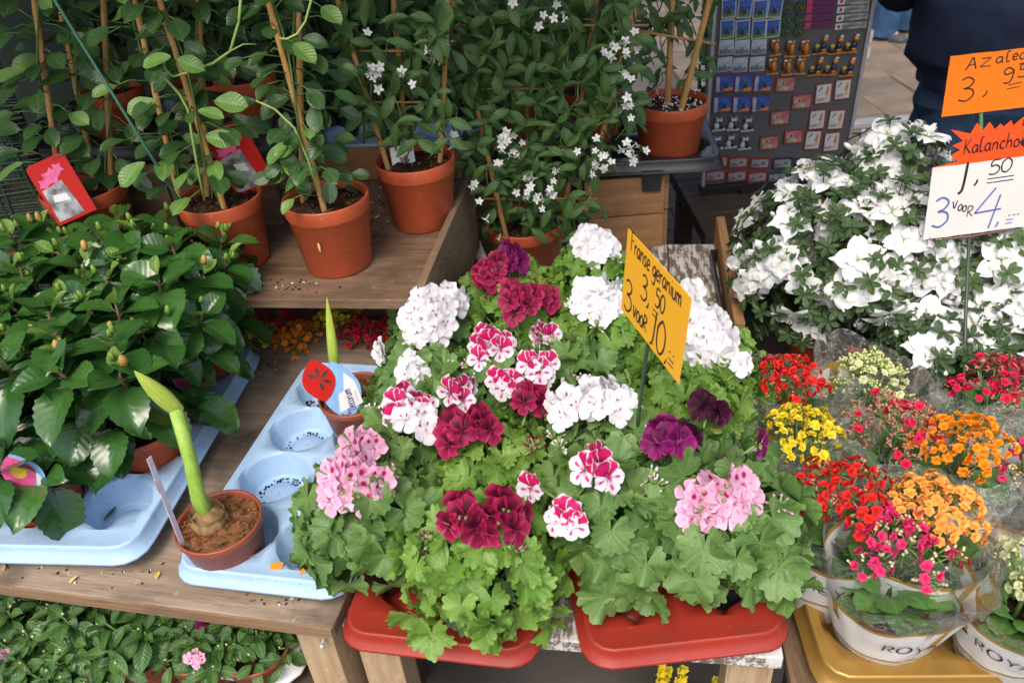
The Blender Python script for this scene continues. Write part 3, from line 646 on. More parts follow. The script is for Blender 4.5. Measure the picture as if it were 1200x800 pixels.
def kalanchoe(px, py, kind, label, nh=12, R=.055, zc=.825, zb=.612, fill=.75, rot=0, sleeve=True, sh=.19, hr=.016, dens=8, top=.098, lean=(0, 0), group='kalanchoes in the gold tray', budr=.5, tone=0):
    c = at(px, py, zc); root = thing('kalanchoe_plant', label, 'kalanchoe', (c.x, c.y, zb), rot, group)
    pot_parts(root, .05, .09, M_POT2 if not sleeve else M_POT, None, .01); H = zc - zb
    cr, sr = cos(-rot), sin(-rot)
    for i in range(26):
        t = i / 26; a = i * 2.4 + U(-.2, .2); r = .012 + .016 * t; d = V((cos(a), sin(a), U(.8, 1.6) - .5 * t)); p = V((cos(a) * r, sin(a) * r, .085 + (H - .165) * (1 - t)))
        ob('leaf', rnd.choice(LKAL), root, fr(p, d, jit(V((cos(a) * .3, sin(a) * .3, 1)), .25), U(.042, .06)))
    st = MB(); st.tube([(0, 0, .07), (.002, 0, H * .6), (0, 0, H - .03)], [.004, .003, .002], 5); ob('stem', st.mesh('stem', M_STEM), root)
    g = U(0, 6)
    for i in range(nh):
        q = sqrt((i + .3) / nh); a = g + i * 2.4 + U(-.25, .25); x, y = cos(a) * R * q, sin(a) * R * q
        hp = V((x, y, H + .02 - .035 * q * q + U(-.007, .007))); ax = V((x * 6, y * 6 - .1, .6)).normalized(); X = ax.orthogonal().normalized(); Y = ax.cross(X)
        mb = MB(); base = V((x * .3, y * .3, H - .06)); cen = hp - ax * hr * .6; mb.tube([base, base.lerp(cen, .6), cen], [.0016, .0014, .0012], 4); fl = []
        for k in range(dens):
            ph = math.acos(1 - (k + .4) / dens * 1.1); az = k * 2.39996 + U(-.3, .3); d = (ax * cos(ph) + (X * cos(az) + Y * sin(az)) * sin(ph)).normalized(); p = cen + d * hr * U(.8, 1.15)
            mb.tube([cen, p], [.0006, .0008], 3)
            if rnd.random() < fill: fl.append((p, d))
            else:
                for e in range(3):
                    o = p + jit((0, 0, 0), .0032); mb.ball(tuple(o), .0021, 6, 1, fr(o, X, d, 1) @ Matrix.Translation(-o), 4)
        h = ob('flower_head', mb.mesh('flower_head', [M_CALYX, M_BUDS[kind]]), root)
        for p, d in fl: ob('floret', rnd.choice(KAF[kind]), h, fr(p, jit(X, .5), jit(d + V((0, 0, .1)), .2), U(.9, 1.2)))
    if sleeve:
        mb = MB(); s0 = U(0, 9); lx, ly = lean
        def rad(a, v): return (.050 + (top - .050) * v ** .92) * (1 + .05 * sin(2 * a + s0) * v + .03 * sin(5 * a + s0) * v * v) + .0022 * noise.noise(V((cos(a) * 3, sin(a) * 3, v * 5 + s0))) + .007 * v ** 3 * (abs(sin(4.5 * a + s0 * 2 + 3 * v)) - .5)
        def P(u, v, off=0):
            a = 2 * pi * u - pi / 2 - rot; r = rad(a, v) + off; hh = sh * (1 + .10 * sin(a + s0) * v + .07 * sin(3 * a + s0) * v * v + .04 * noise.noise(V((cos(a) * 6, sin(a) * 6, s0))) * v ** 4)
            return (cos(a) * r + lx * v * v, sin(a) * r + ly * v * v, .004 + hh * v)
        mb.grid(84, 26, P, 0, None, True); o = ob('sleeve', mb.mesh('sleeve', M_SLEEVE), root)
        lt = MB(); k = 1 / .36
        def LP(x, y): return P(.012 + x, .40 + y * 2.0 - .12 * x, .0026)
        write(lt, 'ROYAL', -.085 + tone, .016, .05, .0055, LP, 0, 0, ROM, .12, .72)
        for i in range(9): ribbon(lt, [(.0 + i * .012 + tone, -.018), (.009 + i * .012 + tone, -.018)], .003, LP)
        ob('lettering', lt.mesh('lettering', M_INK), o)
    return root
# ------------------------------------------------------------------ ground
def sheet(name, w, d, c, mat):
    mb = MB(); mb.add([(c[0] - w, c[1] - d, c[2]), (c[0] + w, c[1] - d, c[2]), (c[0] + w, c[1] + d, c[2]), (c[0] - w, c[1] + d, c[2])], [(0, 1, 2, 3)])
    return ob(name, mb.mesh(name, mat), None, None, 0, kind='structure')
M_GROUND = plain('dusty_street_ground', (.12, .105, .09), .9, .3, 3, .3, .2, 30)
M_SLAB = plain('tan_paving_stone', (.20, .15, .105), .85, .22, 5, .3, .25, 60)
M_SLAB2 = plain('grey_tan_paving_stone', (.165, .13, .095), .85, .22, 5, .3, .25, 60)
M_BRICK = plain('dark_street_brick', (.075, .055, .048), .85, .3, 9, .3, .2, 60)
ground = sheet('ground', 120, 120, (0, 40, 0), M_GROUND)
bm_ = []
for k in range(3):
    m = MB(); m.box((0, 0, 0), (.295, .295, .05)); bm_.append(m.mesh('paving_slab', [M_SLAB, M_SLAB2, M_SLAB][k], False))
for i in range(11):
    for j in range(15):
        ob('paving_slab', rnd.choice(bm_), ground, T(1.35 + i * .3 + U(-.001, .001), 2.75 + j * .3, .004 + U(-.003, .003), U(-.006, .006)) @ Matrix.Scale(1, 4), .004)
m = MB(); m.box((0, 0, 0), (.195, .094, .05)); bk = m.mesh('brick', M_BRICK, False)
for i in range(6):
    for j in range(22):
        ob('brick', bk, ground, T(.25 + i * .2 + (.1 if j % 2 else 0), 1.75 + j * .1, .004 + U(-.003, .003), U(-.01, .01)), .003)
mb = MB(); mb.box((0, 0, 0), (3.4, .05, .03)); mb.box((0, .035, -.004), (3.4, .02, .03))
tag(ob('metal_floor_rail', mb.mesh('metal_floor_rail', plain('bare_aluminium', (.55, .55, .53), .4, .2, 8, .1, .5, 90, .6), False), None, T(2.95, 3.93, .045, radians(-1)), .003), 'pale metal rail lying across the tan paving beside the magnet board', 'floor rail')

# ------------------------------------------------------------------ unseen canopy added to shade the back of the stall
M_CANVAS = plain('shade_awning_canvas', (.20, .26, .20), .85, .15, 3, .1)
aw = thing('shade_awning', 'unseen green canvas canopy added to shade the rear of the stall', 'shade_awning', (0, 0, 0))
mb = MB(); mb.grid(9, 7, lambda u, v: (-2.2 + 3.1 * u, .84 + 2.41 * v, 2.02 + .35 * v - .05 * sin(pi * u * 2) ** 2)); o = ob('canopy', mb.mesh('canopy', M_CANVAS), aw); sm = o.modifiers.new('thick', 'SOLIDIFY'); sm.thickness = .003
for x, y, z in ((-2.15, .86, 2.02), (-2.15, 3.2, 2.35), (.86, 3.2, 2.35)):
    mb = MB(); mb.tube([(x, y, 0), (x, y, z)], .02, 10); ob('post', mb.mesh('post', M_DARKW), aw)

# ------------------------------------------------------------------ left table with its two blue trays
R0 = Matrix.Rotation(YAW, 4, 'Z')
tb = thing('display_table', 'weathered brown plywood table under the two blue trays', 'table', (0, 0, 0))
fl = at(390, 735, .72); rt_ = radians(-14); ux = V((cos(rt_), sin(rt_), 0)); uy = V((-sin(rt_), cos(rt_), 0))
cen = fl - ux * .55 + uy * .39
mb = MB(); mb.box((0, 0, 0), (1.1, .78, .022)); ob('tabletop', mb.mesh('tabletop', M_PLY, False), tb, T(cen.x, cen.y, .709, rt_), .002)
for a, b in ((.03, .03), (1.05, .03), (1.05, .74), (.03, .74)):
    q = fl - ux * (a + .02) + uy * (b + .02); mb = MB(); mb.box((0, 0, 0), (.055, .055, .696)); ob('leg', mb.mesh('leg', M_PINE, False), tb, T(q.x, q.y, .349, rt_), .002)
q = fl - ux * .55 + uy * .045; mb = MB(); mb.box((0, 0, 0), (.95, .022, .07)); ob('apron', mb.mesh('apron', M_PINE, False), tb, T(q.x, q.y + .02, .660, rt_), .002)
q = fl - ux * .55 - uy * .0017; mb = MB(); mb.box((0, 0, 0), (1.096, .003, .019)); ob('edge_strip', mb.mesh('edge_strip', M_PLYEDGE, False), tb, T(q.x, q.y, .709, rt_))
mb = MB(); mb.lathe([(.0001, .0006), (.0018, .0006), (.0022, 0)], 8); nh_ = mb.mesh('nail_head', plain('rusty_nail', (.05, .03, .02), .6, .4))
for a, b in ((.012, .05), (.016, .075), (.010, .10), (.017, .12), (.014, .22), (.30, .03), (.52, .028), (.015, .34)): q = fl - ux * a + uy * b; ob('nail_head', nh_, tb, T(q.x, q.y, .7201))
q = at(378, 757, .66); mb = MB(); mb.tube([(0, -.012, .002), (0, .01, 0)], [.002, .002], 6); mb.ball((0, -.013, .002), .004, 6, 0, None, 4); tag(ob('nail', mb.mesh('nail', plain('steel', (.5, .5, .5), .35, .1)), None, T(q.x, q.y + .012, q.z)), 'bent nail in the top of the wooden table leg', 'nail')
# trays
r2 = radians(-13.5); c2 = at(202, 662, .7625) + V((cos(r2), sin(r2), 0)) * .124 + V((-sin(r2), cos(r2), 0)) * .236
t2 = thing('plant_tray', 'light blue tray with mostly empty cups holding two amaryllis pots', 'tray', (c2.x, c2.y, .7205), r2, 'blue trays on the plywood table')
tray(t2, 2, 4, .111, M_BLUE, .042, .465, .012, .018, .014, .016)
M_STK = plain('orange_sticker', (.85, .30, .03), .5, .1)
for x, a in ((.012, .15), (.055, .4)):
    mb = MB(); mb.box((0, 0, 0), (.017, .011, .0006)); ob('sticker', mb.mesh('sticker', M_STK, False), t2, T(x + .012, -.222 + .002, .0437, a))
def cell(t, c, rz, i, j, nx, ny, s): 
    x, y = -nx * s / 2 + s * (i + .5), -ny * s / 2 + s * (j + .5); return V((c.x + cos(rz) * x - sin(rz) * y, c.y + sin(rz) * x + cos(rz) * y, 0))
r1 = radians(-8); c1 = at(155, 640, .77) + V((cos(r1), sin(r1), 0)) * -.180 + V((-sin(r1), cos(r1), 0)) * .255
t1 = thing('plant_tray', 'light blue tray crowded with green hibiscus plants', 'tray', (c1.x, c1.y, .7205), r1, 'blue trays on the plywood table')
tray(t1, 3, 4, .113, M_BLUE, .05, .44, .012, .035, .014)
crumb = MB()
for (i, j, n) in ((0, 1, 150), (0, 2, 130), (1, 1, 130), (1, 0, 110), (0, 3, 30), (1, 2, 50)):
    for k in range(n):
        a, q = U(0, 6.28), sqrt(U(0, 1)) * .036; x, y = -.111 + .111 * (i + .5) + cos(a) * q, -.222 + .111 * (j + .5) + sin(a) * q
        if abs(noise.noise(V((x * 30, y * 30, 1)))) < .12 and rnd.random() < .6: continue
        crumb.box((0, 0, 0), (U(.0012, .005), U(.001, .0022), .0012), T(x, y, .0026, U(0, 6)))
for k in range(16): crumb.box((0, 0, 0), (U(.002, .007), U(.002, .004), .002), T(-.05 + U(-.025, .02), .117 + U(-.005, .006), .044, U(0, 6)))
o = ob('soil_crumbs', crumb.mesh('soil_crumbs', M_SOIL, False), None, T(c2.x, c2.y, .7205, r2), 0, kind='stuff'); 
o['label'] = 'dark soil crumbs scattered in the empty cups of the blue tray'

# amaryllis
def amaryllis(loc, label, stalk, big):
    rt = thing('amaryllis_plant', label, 'amaryllis', loc, 0, 'amaryllis pots in the blue tray'); pot_parts(rt, .0585, .084, M_POT2, M_SOILB, .012, .78, .006)
    if big:
        mb = MB(); mb.grid(30, 14, lambda u, v: ((.024 * sin(pi * min(v + .12, 1)) ** .7 * (1 + .07 * sin(6 * 2 * pi * u)) + .001) * cos(2 * pi * u), (.024 * sin(pi * min(v + .12, 1)) ** .7 + .001) * sin(2 * pi * u), .060 + .05 * v), 0, None, True)
        ob('bulb', mb.mesh('bulb', wood('bulb_skin', (.15, .085, .035), (.36, .22, .10), (40, 40, 6), .7)), rt, T(-.014, .006, 0))
        sc = MB()
        for k in range(9):
            a = k * .7; hh_ = U(.004, .016); ou = U(.0, .004); sc.grid(5, 6, lambda u, v: (cos(a + u * .9) * (.0215 + ou * v * v), sin(a + u * .9) * (.0215 + ou * v * v), .078 + hh_ * v * (1 - 1.3 * abs(u - .5)) + .012 * v))
        ob('bulb_scale', sc.mesh('bulb_scale', wood('dry_scale', (.20, .12, .05), (.42, .28, .13), (40, 40, 6), .7)), rt, T(-.014, .006, 0))
    mb = MB(); mb.tube(*stalk[0]); ob('stalk', mb.mesh('stalk', wood('pale_green_stalk', (.22, .38, .045), (.33, .50, .09), (90, 90, 5), .42, .12, .5)), rt)
    a, b, wdt = stalk[1]; a, b = V(a), V(b); ax = b - a; mb = MB()
    mb.grid(14, 13, lambda u, v: (wdt * (sin(pi * (.24 + .755 * v)) ** .85) * cos(2 * pi * u), v * ax.length, (.8 - .3 * v) * wdt * (sin(pi * (.24 + .755 * v)) ** .85) * sin(2 * pi * u)), 0, None, True)
    me = mb.mesh('flower_bud', wood('yellow_green_bud', (.33, .46, .06), (.48, .58, .11), (110, 8, 110), .42, .2, .6)); F = fr(a, ax, V((0, -1, .6)), 1); ob('flower_bud', me, rt, F)
    return rt
pc = cell(t2, c2, r2, 0, 0, 2, 4, .111); pa = at(250, 612, .815); L1 = V((pc.x - .016, pc.y - .018, .7225))
k0 = at(241, 585, .83) - L1; kt = aty(205, 478, pc.y + .03) - L1; kb = aty(157, 434, pc.y + .015) - L1
amaryllis(L1, 'potted amaryllis bulb with a tall bare green stalk and closed bud', (([(-.014, .006, .08), (-.018, .008, .12), tuple(V((-.016, .007, .09)).lerp(kt, .55)), tuple(kt)], [.0112, .0103, .0092, .0085], 12), (kt.lerp(kb, -.08), kb, .0122)), True)
pc = at(414, 456, .815); L2 = V((pc.x, pc.y, .7225)); kb = aty(383, 348, pc.y + .02) - L2
amaryllis(L2, 'potted amaryllis with a short pointed green shoot behind its red tag', (([(-.03, .02, .08), (-.03, .022, .12)], [.008, .008], 8), ((-.03, .022, .10), kb, .0085)), False)

# ------------------------------------------------------------------ plant tags
def card(name, label, pts_w, pts_h, M, matlist, build, group=None, cat='plant label'):
    rt = thing(name, label, cat, (0, 0, 0), 0, group, M)
    build(rt); return rt
M_TAGR = plain('red_card', (.50, .014, .010), .6, .08, 12, .05, .2); M_TAGB = plain('blue_card', (.25, .45, .75), .4, .15, 30); M_TAGP = plain('pink_card_print', (.78, .10, .30), .4, .25, 60); M_TAGG = plain('grey_photo_print', (.35, .36, .36), .4, .9, 45); M_TAGD = plain('dark_card_print', (.05, .04, .03), .4, .4, 50); M_TAGY = plain('yellow_card_print', (.80, .50, .05), .4, .2, 50)
def poly(pts, mat, name, rt, z=0, t=.0008):
    mb = MB(); n = len(pts); mb.add([(x, y, z) for x, y in pts] + [(x, y, z + t) for x, y in pts], [tuple(range(n - 1, -1, -1)), tuple(range(n, 2 * n))] + [(i, (i + 1) % n, n + (i + 1) % n, n + i) for i in range(n)])
    return ob(name, mb.mesh(name, mat, False), rt)
def ell(w, h, n=20, cx=0, cy=0, pw=1.0): return [(cx + w * math.copysign(abs(cos(2 * pi * i / n)) ** pw, cos(2 * pi * i / n)), cy + h * sin(2 * pi * i / n)) for i in range(n)]
def almond(w, h, cx=0, cy=0, n=10): return [(cx - w * sin(pi * i / n) ** .8, cy + h * (i / n)) for i in range(n)] + [(cx + w * sin(pi * (n - i) / n) ** .8, cy + h * (1 - i / n)) for i in range(n)]
def star(cx, cy, r, n, k=.45, a0=0): return [(cx + (r if i % 2 == 0 else r * k) * cos(a0 + pi * i / n), cy + (r if i % 2 == 0 else r * k) * sin(a0 + pi * i / n)) for i in range(2 * n)]
# tag of the rear amaryllis
p0 = at(408, 464, .815); tagM = fr((p0.x - .008, p0.y - .02, .815), V((-.14, .25, 1)), V((.15, -1, .25)))
def bld(rt):
    poly(almond(.031, .105, .006, -.03), M_TAGB, 'card', rt); poly([(-.006, -.012), (.034, -.006), (.030, .035), (.018, .052), (.010, .022), (.0, .018)], M_LABELW, 'white_print', rt, .0009, .0002)
    poly(almond(.0255, .075, -.022, .012), M_TAGR, 'red_print', rt, .0016, .0006)
    for k in range(5): poly([( -.021 + cos(a) * q, .052 + sin(a) * q * 1.1) for a, q in ((2.5 - k * 1.0, .001), (2.75 - k * 1.0, .013), (2.5 - k, .02), (2.25 - k, .013))], M_TAGD, 'flower_print', rt, .0023 + .00008 * k, .0001)
    lt = MB(); fn = lambda x, y: (.020 - y, -.014 + x, .0013); write(lt, 'Decorum', 0, 0, .016, .0017, fn, 0, 0, {**GL}, 0, .78)
    ob('lettering', lt.mesh('lettering', M_INKP), rt)
    lt = MB(); fn = lambda x, y: (.027 - y, .0 + x, .0013); 
    for i in range(6): ribbon(lt, [(i * .003, 0), (i * .003, .0022)], .0007, fn); ribbon(lt, [(i * .003, 0), (i * .003 + .0018, .001)], .0006, fn)
    ob('small_lettering', lt.mesh('small_lettering', M_INKP), rt)
card('plant_tag', 'red and blue amaryllis tag with Decorum lettering', 0, 0, tagM, 0, bld, None, 'plant tag')
# tag stick of the front amaryllis
a = at(212, 634, .806); b = aty(176, 542, a.y + .01)
mb = MB(); mb.box((0, .5, 0), (.008, 1.0, .0009)); mb2 = MB(); mb2.box((0, .72, -.0003), (.0084, .12, .0012))
rt = thing('plant_tag', 'thin white tag stick leaning out of the front amaryllis pot', 'plant tag', (0, 0, 0), 0, None, fr(a - V((0, 0, .02)), b - a, V((1, -.35, 0))) @ Matrix.Diagonal((1, (b - a).length * 1.2, 1, 1)))
ob('stick', mb.mesh('stick', plain('lilac_white_plastic', (.68, .62, .74), .4, .1), False), rt); ob('print', mb2.mesh('print', M_TAGR, False), rt)

# hibiscus plants in the left tray
hl = ['hibiscus plant with wide glossy leaves at the front of the tray beside the empty cup', 'hibiscus plant second from the front on the right side of the tray', 'hibiscus plant third from the front on the right side of the tray', 'hibiscus plant at the back right corner of the tray by the shelf', 'hibiscus plant in the middle of the tray behind the tagged front pot', 'hibiscus plant in the middle of the tray with orange tipped buds', 'hibiscus plant at the back of the tray in front of the red label', 'hibiscus plant at the left edge near the front of the tray', 'hibiscus plant at the left edge halfway back in the tray', 'hibiscus plant at the left edge third from the front', 'hibiscus plant at the back left corner by the green net']
k = 0
for (i, j) in ((1, 0), (2, 1), (2, 2), (2, 3), (1, 1), (1, 2), (1, 3), (0, 0), (0, 1), (0, 2), (0, 3)):
    q = cell(t1, c1, r1, i, j, 3, 4, .113); front = j == 0
    hibiscus((q.x, q.y, .7225), U(0, 6), hl[k], 5 if front else 10, .08 if front else .112, .05 if front else .085, .13 if front else .205 + .014 * j, 1.0, -11 if i == 1 and front else (-8 if front else 4)); k += 1
def bldh(rt):
    poly(almond(.022, .07, 0, 0), M_TAGB, 'card', rt); poly(almond(.018, .056, -.004, .012), M_TAGP, 'flower_print', rt, .0009, .0003); poly(ell(.009, .010, 12, -.003, .042), M_TAGY, 'flower_centre', rt, .0013, .0002); poly([(.004, .006), (.017, .02), (.016, .04), (.008, .02)], M_LABELW, 'white_print', rt, .0013, .0002)
q = cell(t1, c1, r1, 1, 0, 3, 4, .113); p = at(46, 580, .83)
card('plant_tag', 'pink and blue hibiscus tag in the front terracotta pot', 0, 0, fr(p, V((-.10, .0, 1)), V((.1, -1, .4)), 1.15), 0, bldh, 'hibiscus tags', 'plant tag')
p = at(226, 462, .80); card('plant_tag', 'pink hibiscus tag low on the right edge among the leaves', 0, 0, fr(p, V((-.05, .1, 1)), V((.45, -1, .3))), 0, bldh, 'hibiscus tags', 'plant tag')

# ------------------------------------------------------------------ fallen leaves and petals
M_DRY = plain('dry_yellow_petal', (.62, .50, .12), .6, .2)
for (x, y, z, s, me_, lab) in ((184, 679, .7215, .016, 'y', 'yellow fallen petal on the plywood in front of the amaryllis'), (92, 675, .7215, .014, 'y', 'yellow fallen petal near the front edge of the plywood'), (5, 660, .7215, .016, 'w', 'pale dried leaf on the plywood at the front left corner'), (136, 590, .726, .042, 'g', 'single green leaf fallen in the empty blue cup'), (322, 659, .7, 0, '', '')):
    if not s: continue
    p = at(x, y, z); src = LHIB[1] if me_ == 'g' else leaf_ov(int(x), M_DRY if me_ == 'y' else plain('pale_dry_leaf', (.42, .30, .18), .7), .25, .5, .7, .1, .1)
    tag(ob('fallen_leaf', src, None, fr(p + V((0, 0, .002)), V((cos(x), sin(x), 0)), (0, 0, 1), s)), lab, 'fallen leaf')
# ------------------------------------------------------------------ left shelf
sy = radians(-10.5); sx = V((cos(sy), sin(sy), 0)); sv = V((-sin(sy), cos(sy), 0)); s0 = at(490, 352, .92)
sh = thing('plant_shelf', 'brown board shelf carrying the potted climbers', 'shelf', (0, 0, 0)); q = s0 - sx * .62 + sv * .46
mb = MB(); mb.box((0, 0, 0), (1.24, .92, .018)); ob('shelf_board', mb.mesh('shelf_board', M_SHELF, False), sh, T(q.x, q.y, .911, sy), .0015)
q = s0 + sx * .008 + sv * .225; mb = MB(); mb.box((0, 0, 0), (.014, .45, .17)); ob('side_board', mb.mesh('side_board', M_BRACKET, False), sh, T(q.x, q.y, .865, sy), .0015)
q = s0 - sx * .62 + sv * .50; mb = MB(); mb.box((0, 0, 0), (1.2, .016, .07)); ob('back_rail', mb.mesh('back_rail', M_CRATE, False), sh, T(q.x, q.y, .9565, sy), .0015)
for a, b in ((.06, .16), (1.15, .1), (1.15, .85), (.06, .85)):
    q = s0 - sx * a + sv * b; mb = MB(); mb.box((0, 0, 0), (.05, .05, .90)); ob('leg', mb.mesh('leg', M_DARKW, False), sh, T(q.x, q.y, .451, sy), .002)
# lower shelf in the dark with small kalanchoes
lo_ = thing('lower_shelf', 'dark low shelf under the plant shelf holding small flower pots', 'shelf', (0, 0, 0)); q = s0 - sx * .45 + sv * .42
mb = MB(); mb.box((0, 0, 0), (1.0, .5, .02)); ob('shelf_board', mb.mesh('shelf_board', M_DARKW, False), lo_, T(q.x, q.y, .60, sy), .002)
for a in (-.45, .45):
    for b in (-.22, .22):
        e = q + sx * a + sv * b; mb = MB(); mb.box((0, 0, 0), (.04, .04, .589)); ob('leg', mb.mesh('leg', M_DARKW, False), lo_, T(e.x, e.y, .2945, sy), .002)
for (x, y, k, lab) in ((292, 392, 'yellow', 'yellow kalanchoe in the shade under the shelf, leftmost'), (345, 394, 'orange', 'orange red kalanchoe in the shade behind the empty tray cups'), (425, 388, 'crimson', 'crimson kalanchoe in the shade behind the amaryllis tag'), (398, 366, 'yellow', 'yellow kalanchoe deep under the shelf behind the crimson one'), (465, 385, 'red', 'dark red kalanchoe under the right end of the shelf'), (330, 370, 'crimson', 'dim crimson kalanchoe at the back of the lower shelf')):
    kalanchoe(x, y, k, lab, 9, .05, .74, .6105, .9, 0, False, group='small kalanchoes under the plant shelf', hr=.018, dens=9)

# pots with climbers
def climber(name, loc, label, cat, r, h, group, mat=None): 
    rt = thing(name, label, cat, loc, 0, group); pot_parts(rt, r, h, mat or M_POT, None, .026, .80, .012); return rt
def stk(loc, bx, by, tx, ty, Y, ext=1.0):
    a = aty(bx, by, Y[0]) - V(loc); b = aty(tx, ty, Y[1]) - V(loc); b = a + (b - a) * ext; a = a - (b - a).normalized() * .05; return a, b
GC = 'potted mandevilla climbers on the shelf'
L = (-.775, 1.43, .921); m1 = climber('mandevilla_plant', L, 'mandevilla on canes in the pot with the large red label by the net', 'mandevilla', .075, .13, GC)
ss = [stk(L, 68, 200, 50, 70, (1.41, 1.41), 2.2), stk(L, 112, 215, 85, 80, (1.45, 1.47), 2.2), stk(L, 130, 215, 125, 90, (1.43, 1.44), 2.4)]
for a, b in ss: cane(m1, a, b, .005)
vine(m1, ss, 21, LVINE, LVINEL, (.038, .058), .075, .10, .9, .06)
p = at(255, 235, 1.05); L = (p.x - .003, p.y + .02, .921); m2 = climber('mandevilla_plant', L, 'mandevilla with a long twining pale shoot, half hidden by hibiscus leaves', 'mandevilla', .073, .13, GC)
ss = [stk(L, 265, 250, 193, 20, (L[1] - .03, L[1] - .02), 1.5), stk(L, 214, 250, 178, 90, (L[1], L[1] + .02), 2.2), stk(L, 243, 235, 235, 60, (L[1] + .03, L[1] + .04), 2)]
for a, b in ss: cane(m2, a, b, .005)
vine(m2, ss, 22, LVINE, LVINEL, (.034, .055), .07, .17, .9, .14)
td = MB(); M_TEN = plain('pale_green_tendril', (.34, .48, .12), .45, .2)
for pl, r in (([(283, -12), (280, 25), (270, 60), (250, 74), (224, 84), (203, 90), (194, 82), (192, 72), (196, 68)], .0022), ([(177, 72), (190, 88), (210, 110), (220, 128), (224, 152), (232, 200), (240, 235)], .0022), ([(270, 60), (285, 52), (300, 52)], .0012)):
    td.tube([tuple(aty(x, y, L[1] - .07 + .03 * i / len(pl)) - V(L)) for i, (x, y) in enumerate(pl)], r, 6)
ob('tendril', td.mesh('tendril', M_TEN), m2)
for x, y, dx, s in ((200, 66, -1, .045), (183, 118, -1, .05), (232, 130, 1, .04), (240, 160, 1, .05), (250, 118, 1, .055), (170, 190, -.3, .055), (207, 70, .5, .045)):
    ob('leaf', rnd.choice(LVINEL), m2, fr(aty(x, y, L[1] - .07) - V(L), V((dx, -.2, -.15)), jit((0, -.7, .7), .2), s))
p = at(378, 233, 1.05); L = (p.x + .004, p.y + .006, .921); m3 = climber('mandevilla_plant', L, 'mandevilla in the clean terracotta pot at the front of the shelf', 'mandevilla', .0735, .132, GC)
ss = [stk(L, 379, 242, 318, 15, (L[1] - .03, L[1] + .0), 1.5), stk(L, 355, 225, 350, 40, (L[1] + .02, L[1] + .04), 2)]
for a, b in ss: cane(m3, a, b, .005)
vine(m3, ss, 24, LVINE, LVINEL, (.032, .05), .075, .13, .9, .14)
for k in range(16):
    t = U(0, 1); q = aty(355 + U(-45, 40), 100 + 110 * t, L[1] - .03) - V(L); ob('leaf', rnd.choice(LVINE + LVINEL[:1]), m3, fr(q, V((U(-1, 1), -.3, U(-.8, .2))), jit((0, -.6, .7), .3), U(.034, .05)))
td = MB(); td.tube([tuple(aty(x, y, L[1] - .06) - V(L)) for x, y in ((366, -10), (364, 3), (358, 25), (348, 40), (336, 46), (327, 45))], .0018, 6); td.tube([tuple(aty(x, y, L[1] - .05) - V(L)) for x, y in ((372, 225), (362, 190), (345, 150), (322, 128), (300, 118))], .0018, 6); ob('tendril', td.mesh('tendril', M_TEN), m3)
M_FLK = plain('yellow_paint_fleck', (.80, .62, .15), .5, .1); q = at(361, 300, .99); mb = MB(); mb.ball((0, 0, 0), (.0022, .0014, .009), 6, 0, None, 5)
ob('stuck_petal', mb.mesh('stuck_petal', M_FLK), m3, Matrix.Translation(V((-.0125, -.0705, .070))))
GJ = 'potted white flowered climbers'
p = at(486, 188, 1.045); L = (p.x, p.y, .921); m4 = climber('jasmine_plant', L, 'white starry climber in the terracotta pot with a white card, beside the sloping board', 'jasmine', .074, .13, GJ)
ss = [stk(L, 449, 178, 398, 8, (L[1] - .01, L[1] - .01), 1.5), stk(L, 476, 170, 465, 45, (L[1] + .03, L[1] + .03), 2), stk(L, 516, 185, 521, 80, (L[1], L[1]), 2)]
for a, b in ss: cane(m4, a, b, .0048)
mb = MB()
for y, x0, x1 in ((60, 410, 500), (120, 418, 512)): mb.tube([aty(x0, y, L[1]) - V(L), aty(x1, y, L[1]) - V(L)], .0022, 6)
ob('crossbar', mb.mesh('crossbar', M_BAMBOO), m4)
def bush(root, L, x0, x1, y0, y1, Y, n, lm, ls, dy=.05, gap=None, dens=None):
    st = MB()
    for k in range(n):
        x, y = U(x0, x1), U(y0, y1)
        if gap and gap(x, y): continue
        q = aty(x, y, Y + U(-dy, dy)) - V(L); a = U(0, 6.28)
        for e in range(2):
            d = V((cos(a + e * 2.6), -.3, sin(a + e * 2.6) * .8 - .25)); ob('leaf', rnd.choice(lm), root, fr(q, d, jit((0, -.5, .75), .45), U(*ls)))
        if k % 3 == 0: st.tube([q + V((U(-.03, .03), .01, -.07)), q + V((U(-.01, .01), 0, -.03)), q], [.0016, .0013, .001], 4)
    ob('twig', st.mesh('twig', M_STEM), root)['kind'] = 'stuff'
def blooms(root, L, spots, Y):
    for (x, y, n) in spots:
        mb = MB(); c = aty(x, y, Y) - V(L); b = c + V((U(-.02, .02), .03, -.05)); mb.tube([b, b.lerp(c, .6) + V((0, .006, 0)), c], [.001, .001, .0008], 4); fl = []
        for k in range(n):
            q = c + V((U(-1, 1), U(-.8, .5), U(-1, 1))) * (.006 + .0038 * n ** .75); mb.tube([c + (c - b) * -.15, q], [.0006, .0006], 3); fl.append(q)
        h = ob('flower_cluster', mb.mesh('flower_cluster', M_STEM), root)
        for q in fl: ob('blossom', rnd.choice(JAF), h, fr(q, jit((1, 0, 0), 1), jit((0, -.7, .4), .7), U(.58, .82)))
bush(m4, L, 398, 530, -30, 165, L[1] - .01, 115, LJAS, (.026, .05), .06, lambda x, y: y > 130 and x < 440)
blooms(m4, L, [(440, 85, 4), (443, 97, 3), (475, 88, 3), (500, 62, 2), (425, 40, 1)], L[1] - .06)
